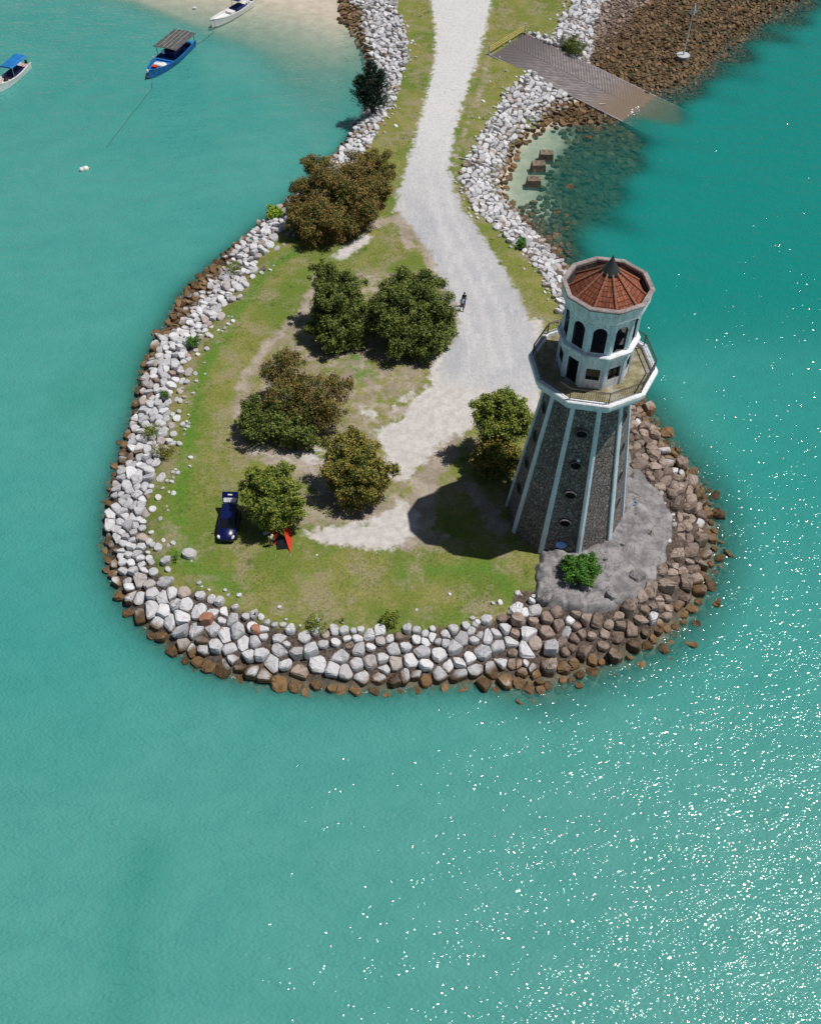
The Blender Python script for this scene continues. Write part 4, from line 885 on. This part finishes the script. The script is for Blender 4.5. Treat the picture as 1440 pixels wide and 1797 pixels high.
# ------------------------------------------------------------------ car with its tailgate up
def car():
    f = P(396, 948, ZL + .5); bk = P(403, 885, ZL + 1.5); d = Vector((f.x - bk.x, f.y - bk.y, 0)).normalized()
    L, W = 4.35, 1.72; o = Vector((f.x, f.y, ZL)) - d * (L * .8 / 2)
    r = empty('parked_car', o, math.atan2(d.y, d.x), label='dark blue car parked on the lawn with its tailgate raised', cat='car')
    r.scale = (.80, .98, .95)
    def sec(x, hw, z0, z1, tw=.9): return [(x, -hw * .92, z0), (x, -hw, z0 + .18), (x, -hw, (z0 + z1) / 2 + .05), (x, -hw * tw, z1), (x, 0, z1 + .03), (x, hw * tw, z1), (x, hw, (z0 + z1) / 2 + .05), (x, hw, z0 + .18), (x, hw * .92, z0)]
    h = W / 2
    MB().loft([sec(-2.15, h * .86, .34, .86), sec(-2.05, h * .96, .24, .95), sec(-1.2, h, .2, .97), sec(0, h, .2, .96), sec(.95, h, .2, .94), sec(1.55, h * .97, .22, .84), sec(2.0, h * .88, .26, .68), sec(2.17, h * .7, .34, .55)]).build('body', M['carpaint'], r, smooth=True)
    def cab(x, hw, z, tz): return [(x, -hw, .93), (x, -hw * .88, z), (x, 0, tz), (x, hw * .88, z), (x, hw, .93)]
    g0 = h * .94
    MB().loft([[(-2.02, -g0, .93), (-1.9, -g0 * .82, 1.42), (-1.9, 0, 1.44), (-1.9, g0 * .82, 1.42), (-2.02, g0, .93)], [(-1.2, -g0, .93), (-1.2, -g0 * .84, 1.46), (-1.2, 0, 1.48), (-1.2, g0 * .84, 1.46), (-1.2, g0, .93)],
               [(.2, -g0, .93), (.15, -g0 * .82, 1.44), (.15, 0, 1.46), (.15, g0 * .82, 1.44), (.2, g0, .93)], [(1.05, -g0 * .95, .93), (1.0, -g0 * .8, .95), (1.0, 0, .96), (1.0, g0 * .8, .95), (1.05, g0 * .95, .93)]]).build('cabin_glass', M['glass'], r)
    b = MB(); b.loft([[(-1.93, -g0 * .80, 1.415), (.12, -g0 * .80, 1.435), (.16, 0, 1.465), (.12, g0 * .80, 1.435), (-1.93, g0 * .80, 1.415), (-1.93, 0, 1.45)], [(-1.93, -g0 * .78, 1.455), (.10, -g0 * .78, 1.475), (.14, 0, 1.505), (.10, g0 * .78, 1.475), (-1.93, g0 * .78, 1.455), (-1.93, 0, 1.49)]])
    b.build('roof_panel', M['carpaint'], r)
    for s in (-1, 1):
        for x in (-1.95, -.95, -.1): MB().tube([(x, s * g0 * .99, .93), (x + (.05 if x < -.5 else -.03), s * g0 * .83, 1.44)], .035, 5).build('pillar', M['carpaint'], r)
        MB().tube([(1.06, s * g0 * .95, .95), (.14, s * g0 * .80, 1.45)], .04, 5).build('pillar', M['carpaint'], r)
        MB().box((.75, s * (h + .09), 1.0), (.14, .2, .14)).build('wing_mirror', M['black'], r, .03)
        hl = MB(); hl.lathe([(.17, 0), (.16, .07), (.08, .1)], 12, sx=1.35, sy=.8); q = hl.build('headlight', M['lampreflect'], r, smooth=True); q.location = (1.90, s * h * .72, .66); q.rotation_euler = (0, .45, s * -.4)
        for x in (-1.3, 1.35):
            wv = MB(); wv.lathe([(.20, -.1), (.31, -.1), (.33, -.06), (.33, .06), (.31, .1), (.20, .1)], 20, M=Matrix.Translation((x, s * (h - .08), .32)) @ Matrix.Rotation(R_(90), 4, 'X')); wo = wv.build('wheel', M['rubber'], r)
            wv = MB(); wv.lathe([(.2, -.08), (.2, .08)], 12, M=Matrix.Translation((x, s * (h - .08), .32)) @ Matrix.Rotation(R_(90), 4, 'X')); wv.build('rim', M['chrome'], wo)
    # tailgate hinged at the roof, raised well up behind
    Mt = Matrix.Translation((-1.93, 0, 1.46)) @ Matrix.Rotation(R_(38), 4, 'Y')
    hw = g0 * .88
    tg = MB(); tg.loft([[(-.02, -hw * .9, -.03), (-.60, -hw, -.03), (-1.1, -hw * 1.02, -.03), (-1.22, -hw * .9, -.03), (-1.22, hw * .9, -.03), (-1.1, hw * 1.02, -.03), (-.60, hw, -.03), (-.02, hw * .9, -.03)],
                        [(-.02, -hw * .88, .04), (-.60, -hw * .98, .05), (-1.1, -hw, .06), (-1.2, -hw * .88, .06), (-1.2, hw * .88, .06), (-1.1, hw, .06), (-.60, hw * .98, .05), (-.02, hw * .88, .04)]], M=Mt); t = tg.build('tailgate', M['carpaint'], r)
    MB().loft([[(-.14, -hw * .75, z), (-.5, -hw * .82, z), (-.58, -hw * .7, z), (-.58, hw * .7, z), (-.5, hw * .82, z), (-.14, hw * .75, z)] for z in (.052, .066)], M=Mt).build('rear_window', M['lampreflect'], t)  # pale colour stands for the reflection in the raised glass
    MB().box((-.9, 0, .075), (.13, .4, .02), M=Mt).build('number_plate', M['white'], t)
    MB().box((2.185, 0, .45), (.02, .45, .11)).build('number_plate', M['black'], r)
car()

# ------------------------------------------------------------------ tent, bag, bin, people
def tent():
    a = P(495, 944, ZL); r = empty('tent', a, R_(8), label='small tent with red side panels and dark front under the round green tree', cat='tent')
    y0, y1 = -1.75, .75
    MB().loft([[(-.85, y1, 0), (0, y1 - .1, 1.05), (.85, y1, 0)], [(-.80, -.5, 0), (0, -.45, 1.1), (.80, -.5, 0)]], capa=True, capb=True).build('canopy', M['tentdark'], r)
    for s in (-1, 1):
        MB().loft([[(s * .30, .72, .78), (s * .88, .74, .02)], [(s * .28, -.45 + .3 * (s < 0), .84), (s * .84, -.5 + .3 * (s < 0), .03)], [(s * .42, -1.0 + .6 * (s < 0), .34), (s * .70, -1.1 + .6 * (s < 0), .02)], [(s * .58, -1.7 + .9 * (s < 0), .06), (s * .62, -1.72 + .9 * (s < 0), .02)]], capa=False, capb=False, closed=False).build('side_panel', M['red'], r)
    MB().poly([(-.4, -.5, .4), (.4, -.5, .4), (.5, -1.25, .06), (-.5, -1.25, .06)]).build('groundsheet', M['tentdark'], r)
    for s in (-1, 1): MB().tube([(s * .62, -1.72, .03), (s * .66, -2.1, -.02)], .012, 4).build('guy_line', M['palerope'], r)
tent()
p = P(467, 937, ZL); r = empty('bag', p, .4, label='small pale bag on shaded grass between the car and the tent', cat='bag')
MB().loft([[(-.22, -.13, 0), (.22, -.13, 0), (.22, .13, 0), (-.22, .13, 0)], [(-.25, -.15, .15), (.25, -.15, .15), (.25, .15, .15), (-.25, .15, .15)], [(-.18, -.05, .3), (.18, -.05, .3), (.18, .05, .3), (-.18, .05, .3)]]).build('pouch', M['lightblue'], r, .02)
MB().tube([(-.12, 0, .28), (-.1, 0, .42), (.1, 0, .42), (.12, 0, .28)], .015, 5).build('handle', M['darkcloth'], r)
p = P(1111, 887, 2.62); r = empty('bucket', p, label='bright blue plastic bucket standing on the concrete apron', cat='bucket')
MB().lathe([(.15, 0), (.21, .34), (.23, .35), (.19, .34), (.13, .04)], 14, capt=True).build('pail', M['bluebin'], r)
MB().tube([(-.2, 0, .33), (-.22, .12, .42), (0, .2, .46), (.22, .12, .42), (.2, 0, .33)], .01, 5).build('handle', M['galv'], r)

def skinobj(name, verts, edges, m, parent, root=0, sub=1):
    me = bpy.data.meshes.new(name); me.from_pydata([v[:3] for v in verts], edges, []); o = link(name, me, m, parent)
    md = o.modifiers.new('skin', 'SKIN'); md.use_smooth_shade = True
    for i, v in enumerate(verts):
        r = v[3] if isinstance(v[3], tuple) else (v[3], v[3]); me.skin_vertices[0].data[i].radius = r; me.skin_vertices[0].data[i].use_root = (i == root)
    s = o.modifiers.new('sub', 'SUBSURF'); s.levels = sub; s.render_levels = sub
    return o
def person(loc, rz, shirt, legs, label, pose='walk', group=None):
    r = empty('person', loc, rz, label=label, cat='person', group=group)
    st = .22 if pose == 'walk' else .03; bend = .0 if pose != 'crouch' else .35
    v = [(0, 0, .95, (.15, .11)), (0, -bend * .3, 1.12, (.13, .10)), (0, -bend * .8, 1.35, (.165, .11)), (0, -bend, 1.47, (.07, .06)), (0, -bend - .02, 1.53, (.052, .052)), (0, -bend - .03, 1.61, (.075, .09)), (0, -bend - .03, 1.70, (.07, .085)), (0, -bend - .03, 1.735, (.04, .05))]
    e = [(i, i + 1) for i in range(7)]
    for s in (-1, 1):
        k = len(v); sw = s * st
        v += [(s * .10, 0, .88, .095), (s * .11, -sw * .6, .50, .06), (s * .11, -sw * .5 + .04, .30, .055), (s * .11, -sw + .05, .09, .038), (s * .12, -sw - .03, .035, .04), (s * .125, -sw - .13, .03, .032)]
        e += [(0, k)] + [(k + i, k + i + 1) for i in range(5)]
        k = len(v); asw = -s * st * .8
        v += [(s * .17, -bend * .95, 1.42, .055), (s * .22, -bend * .9 - asw * .4, 1.15, .042), (s * .23, -bend - asw - .06, .92, .03), (s * .235, -bend - asw - .09, .84, (.018, .034))]
        e += [(2, k)] + [(k + i, k + i + 1) for i in range(3)]
        for q in range(4):
            kk = len(v); ox = (q - 1.5) * .02; v += [(s * .24, -bend - asw - .10 + ox, .79, .0095), (s * .235, -bend - asw - .11 + ox, .755 + abs(q - 1.5) * .007, .008)]; e += [(k + 3, kk), (kk, kk + 1)]
        kk = len(v); v += [(s * .22, -bend - asw - .145, .815, .011), (s * .215, -bend - asw - .16, .785, .009)]; e += [(k + 3, kk), (kk, kk + 1)]
    skinobj('body', v, e, M['skin'], r)
    # shirt follows trunk and upper arms
    sv = [(0, 0, .90, (.175, .135)), (0, -bend * .3, 1.12, (.155, .122)), (0, -bend * .8, 1.35, (.19, .13)), (0, -bend, 1.46, (.085, .075))]; se = [(0, 1), (1, 2), (2, 3)]
    for s in (-1, 1):
        k = len(sv); sv += [(s * .17, -bend * .95, 1.42, .075), (s * .215, -bend * .9 + s * st * .3, 1.2, .062)]; se += [(2, k), (k, k + 1)]
    skinobj('shirt', sv, se, shirt, r)
    lv = [(0, 0, .97, (.165, .125))]; le = []
    for s in (-1, 1):
        k = len(lv); sw = s * st; lv += [(s * .10, 0, .86, .108), (s * .11, -sw * .6, .50, .078), (s * .11, -sw * .9 + .04, .16, .062)]; le += [(0, k), (k, k + 1), (k + 1, k + 2)]
    skinobj('trousers', lv, le, legs, r)
    hd = MB(); hd.lathe([(.02, .13), (.075, .10), (.098, .03), (.10, -.02), (.088, -.07)], 12, (0, -bend - .015, 1.685), sy=1.12); hd.build('hair', M['hair'], r, smooth=True)
    fm = MB(); fm.lathe([(.016, 0), (.008, .02)], 6, M=Matrix.Translation((0, -bend - .12, 1.64)) @ Matrix.Rotation(R_(90), 4, 'X')); fm.build('nose', M['skin'], r)
    return r
person(P(810, 545, ZL), .15, M['lightblue'], M['darkcloth'], 'person in a light blue shirt walking on the gravel beside the widest tree')
person(P(813.5, 537, ZL), -.2, M['darkcloth'], M['jeans'], 'person in dark clothes walking just behind the one in light blue')
person(P(478, 958, ZL), .5, M['lime'], M['darkcloth'], 'person in a pale yellow green shirt standing in shade beside the tent', 'stand')

# ------------------------------------------------------------------ channel marker, concrete blocks, buoys, boats
p = P(1197, 101, .3); r = empty('channel_marker', (p.x, p.y, -.3), label='channel marker pole with white triangle on a round concrete base on the reef', cat='marker')
MB().lathe([(1.0, 0), (1.0, 1.0)], 24).build('base', M['cap'], r, .03); MB().lathe([(.97, 1.004), (.97, 1.02)], 24).build('base_top', M['galv'], r)
tp = P(1215, 14, 8); 
MB().tube([(0, 0, 1.0), (.15, .05, 8.2)], [.13, .09], 8).build('pole', M['white'], r)
b = MB(); tri = [(-.62, 0, 6.9), (.62, 0, 6.9), (0, 0, 8.3)]
b.loft([[(x + .15, y + n, z) for x, y, z in tri] for n in (-.05, .05)]); b.build('topmark', M['white'], r)
MB().loft([[(x + .15, y, z) for x, y, z in [(0, -.55, 6.9), (0, .55, 6.9), (0, 0, 8.3)]], [(x + .22, y, z) for x, y, z in [(0, -.55, 6.9), (0, .55, 6.9), (0, 0, 8.3)]]]).build('topmark', M['white'], r)
for (x, y, lb) in ((958, 274, 'weathered square concrete block in the basin, farthest of the three'), (944, 293, 'weathered square concrete block in the basin, middle of the three'), (936, 320, 'weathered square concrete block in the basin, nearest of the three')):
    p = P(x, y, .3); r = empty('concrete_block', (p.x, p.y, -1.0), rng.uniform(-.25, .1), label=lb, cat='concrete block', group='three concrete blocks in the basin')
    MB().box((0, 0, .95), (2.0, 1.45, 1.9), taper=.84).build('block', M['blockm'] if 'blockm' in M else M.setdefault('blockm', mat_concrete('brown_stained_concrete', (.25, .19, .14), (.13, .10, .08), 1.5)), r, .05)
    for s in (-1, 1): MB().tube([(s * .35 - .12, 0, 1.88), (s * .35 - .1, 0, 2.0), (s * .35 + .1, 0, 2.0), (s * .35 + .12, 0, 1.88)], .03, 5).build('lifting_eye', M['rust'], r)
def buoy(px, py, s, rz, label):
    p = P(px, py, .1); r = empty('mooring_buoy', p, rz, label=label, cat='buoy')
    MB().lathe([(.05, -.5), (.22, -.48), (.3, -.38), (.3, .38), (.22, .48), (.05, .5)], 16, M=Matrix.Rotation(R_(90), 4, 'Y') @ Matrix.Scale(s, 4)).build('float', M['white'], r, smooth=True)
    for q in (-1, 1): MB().tube([(q * .5 * s, 0, 0), (q * .62 * s, 0, .02)], .05 * s, 6).build('eye', M['galv'], r)
    MB().lathe([(.305, -.1), (.305, .1)], 16, M=Matrix.Rotation(R_(90), 4, 'Y') @ Matrix.Scale(s, 4)).build('band', M['palerope'], r)
buoy(148, 297, 1.15, .5, 'larger white barrel shaped mooring buoy floating alone on the left'); buoy(341, 14, .55, .2, 'smallest white buoy floating between the blue boat and the top boat')

def hull(r, L, B, mat, deckmat, rail, z0=.05, fb=.75, sheer=.75):
    n = 14; rings = []; deck = []; inner = []
    for i in range(n + 1):
        t = i / n; x = -L / 2 + L * t
        hb = B / 2 * (.80 + .2 * min(1, t * 2.5)) * (1 - max(0, (t - .45) / .55) ** 2.2) ** .8 if t < 1 else .03
        hb = max(hb, .03); zt = fb + sheer * max(0, t - .35) ** 2 * 1.6 + .15 * (1 - t) ** 3; zk = -.4 + .9 * max(0, (t - .78) / .22) ** 2
        rings.append([(x, -hb, zt), (x + 0, -hb * .86, z0), (x, -hb * .3, zk), (x, hb * .3, zk), (x, hb * .86, z0), (x, hb, zt), (x, hb * .88, zt), (x, hb * .85, zt - .28), (x, -hb * .85, zt - .28), (x, -hb * .88, zt)])
        deck.append((x, hb, zt))
    MB().loft(rings).build('hull', mat, r)
    b = MB(); b.loft([[(x, -h * .82, z - .265), (x, h * .82, z - .265), (x, h * .82, z - .245), (x, -h * .82, z - .245)] for x, h, z in deck]); b.build('deck', deckmat, r)
    for s in (-1, 1): MB().tube([(x, s * h * .95, z + .02) for x, h, z in deck], .05, 6).build('gunwale', rail, r)
    return deck
def boat_at(bow, stern, name, label):
    a, b = P(*bow, .6), P(*stern, .6); d = a - b; r = empty(name, ((a.x + b.x) / 2, (a.y + b.y) / 2, 0), math.atan2(d.y, d.x), label=label, cat='boat'); return r, Vector((d.x, d.y, 0)).length
# blue boat
r, L = boat_at((261, 132), (331, 72), 'fishing_boat', 'bright blue fishing boat with a grey flat canopy, orange crate and white tarp on deck')
print('blue boat length', L)
B = L * .30; dk = hull(r, L, B, M['blueboat'], M['bluecanopy'], M['blueboat'])
MB().box((L / 2 + .05, 0, 1.25), (.3, .22, .35)).build('stem_head', M['white'], r, .04)
cz0 = 2.25; x0, x1 = -L * .46, L * .06
b = MB(); b.loft([[(x0, -B * .53, cz0), (x0, 0, cz0 + .12), (x0, B * .53, cz0), (x0, B * .53, cz0 - .06), (x0, 0, cz0 + .05), (x0, -B * .53, cz0 - .06)], [(x1, -B * .56, cz0), (x1, 0, cz0 + .12), (x1, B * .56, cz0), (x1, B * .56, cz0 - .06), (x1, 0, cz0 + .05), (x1, -B * .56, cz0 - .06)]]); cn = b.build('canopy', M['greycanopy'], r)
for q in (-.3, -.1, .08, .3): MB().tube([(x0, B * q, cz0 + .17), (x1, B * (q + .03), cz0 + .17)], .022, 5).build('canopy_pole', M['palerope'], cn)
for x in (x0 + .2, (x0 + x1) / 2, x1 - .15):
    for s in (-1, 1): MB().tube([(x, s * B * .42, .7), (x, s * B * .44, cz0)], .045, 5).build('canopy_post', M['navy'], r)
MB().box((-L * .12, 0, 1.05), (L * .22, B * .55, .95)).build('wheelhouse', M['navy'], r, .05)
MB().box((x1 - .35, -B * .18, 1.5), (.04, .5, .55)).build('notice_board', M['white'], r)
MB().box((L * .09, 0, .72), (.5, B * .78, .14)).build('thwart', M['blueboat'], r, .02)
MB().box((-L * .38, 0, .75), (.9, B * .55, .3)).build('engine_box', M['navy'], r, .04)
for (x, y) in ((x0 + .3, .2), (x1 - .4, -.1)): MB().tube([(x, B * y, cz0 + .1), (x - 1.3, B * y + .6, cz0 + 1.5)], .018, 4).build('fishing_rod', M['palerope'], r)
MB().lathe([(.16, -.2), (.2, -.1), (.2, .1), (.16, .2)], 10, (L * .08, -B * .58, .65)).build('fender', M['white'], r)
def placed(root, name, local, mat, mb, label, cat, rz=0, bevel=.02):
    mw = Matrix.Translation(root.location) @ Matrix.Rotation(root.rotation_euler.z, 4, 'Z'); p = mw @ Vector(local)
    o = mb.build(name, mat, None, bevel, loc=p, label=label, cat=cat); o.rotation_euler = (0, 0, root.rotation_euler.z + rz); return o
placed(r, 'crate', (L * .34, -B * .02, .74), M['orange'], MB().box((0, 0, .18), (.62, .75, .36)).box((0, 0, .40), (.66, .79, .05)), 'orange red crate on the foredeck of the blue boat', 'crate', .3)
b = MB(); 
for i in range(1): b.loft([[(1.05 * k * math.cos(a), .62 * k * math.sin(a), z + .05 * math.sin(3 * a)) for a in [2 * math.pi * j / 14 for j in range(14)]] for k, z in ((1, 0), (.97, .16), (.8, .3), (.4, .38), (.1, .36))])
placed(r, 'tarpaulin', (L * .24, B * .05, .72), M['white'], b, 'white oval tarpaulin bundle on the foredeck of the blue boat', 'tarpaulin', 1.75, 0)
# white boat at the left edge
r, L = boat_at((-8, 158), (46, 112), 'motor_boat', 'white open boat with a blue canopy at the left edge'); print('left boat', L)
L = max(L, 6.5); B = L * .28; hull(r, L, B, M['white'], M['pinkdeck'], M['white'])
x0, x1, cz0 = -L * .42, L * .06, 2.1
b = MB(); b.loft([[(x, -B * .46, cz0), (x, -B * .3, cz0 + .16), (x, B * .3, cz0 + .16), (x, B * .46, cz0), (x, B * .44, cz0 - .04), (x, -B * .44, cz0 - .04)] for x in (x0, (x0 + x1) / 2, x1)]); b.build('canopy', M['bluecanopy'], r)
for x in (x0 + .1, x1 - .1):
    for s in (-1, 1): MB().tube([(x, s * B * .40, .7), (x, s * B * .44, cz0)], .03, 5).build('canopy_post', M['galv'], r)
MB().box((-L * .15, 0, .85), (L * .3, B * .5, .5)).build('console', M['navy'], r, .05)
MB().box((-L / 2 - .12, 0, .75), (.35, .35, .7)).build('outboard_motor', M['black'], r, .06)
placed(r, 'net_bundle', (L * .16, .05, .62), M['black'], MB().lathe([(.3, 0), (.34, .15), (.22, .3), (.05, .36)], 9), 'dark net bundle on the deck of the left boat', 'net', 0, 0)
for q, (dx, dy, lb) in enumerate(((.26, -.28, 'white round float on the left boat, nearer the net'), (.31, .02, 'white round float on the left boat, nearer the bow'))):
    placed(r, 'net_float', (L * dx, dy + .3, .75), M['white'], MB().lathe([(.02, -.16), (.11, -.11), (.16, 0), (.11, .11), (.02, .16)], 10), lb, 'float', 0, 0)
# white boat at the top
r, L = boat_at((371, 42), (440, 2), 'motor_boat', 'long white boat with navy cockpit moored in the shallows by the beach'); print('top boat', L)
B = L * .23; hull(r, L, B, M['white'], M['white'], M['white'])
MB().box((L / 2 - .05, 0, 1.22), (.3, .16, .2)).build('stem_head', M['white'], r, .03)
MB().box((L * .02, 0, .78), (.85, B * .62, .3)).build('hatch', M['white'], r, .04)
MB().box((-L * .18, 0, .8), (L * .22, B * .72, .35)).build('cockpit', M['navy'], r, .04)
cn = MB().box((-L * .22, 0, 2.05), (L * .24, B * .7, .08)).build('canopy', M['navy'], r, .02)
for x in (-L * .32, -L * .12):
    for s in (-1, 1): MB().tube([(x, s * B * .32, .7), (x, s * B * .32, 2.05)], .03, 5).build('canopy_post', M['navy'], r)
for x in (-L * .36, -L * .42): MB().box((x, B * .15, .82), (.3, .45, .3)).build('seat', M['white'], r, .04)
MB().box((-L / 2 - .15, 0, .85), (.4, .4, .8)).build('outboard_motor', M['black'], r, .06)
def rope(pts, label, rad=.03, m='rope'):
    q = [P(x, y, z) for x, y, z in pts]; fine = []
    for a, b_ in zip(q[:-1], q[1:]):
        for k in range(6): fine.append(a.lerp(b_, k / 6) + Vector((rng.uniform(-.05, .05), rng.uniform(-.05, .05), 0)))
    fine.append(q[-1]); MB().tube(fine, rad, 5).build('mooring_rope', M[m], label=label, cat='rope')
rope([(267, 137, .7), (267, 155, 0.02), (240, 190, .015), (212, 225, .015), (187, 259, .01)], 'dark mooring rope trailing from the bow of the blue boat', .022)
rope([(377, 46, .8), (374, 57, .02), (352, 74, .015), (332, 84, .3)], 'mooring rope between the bow of the white boat and the blue boat', .025)
rope([(440, 5, .6), (452, -4, .3), (480, -20, .2)], 'thin rope running from the top boat to the beach', .02, 'rope')
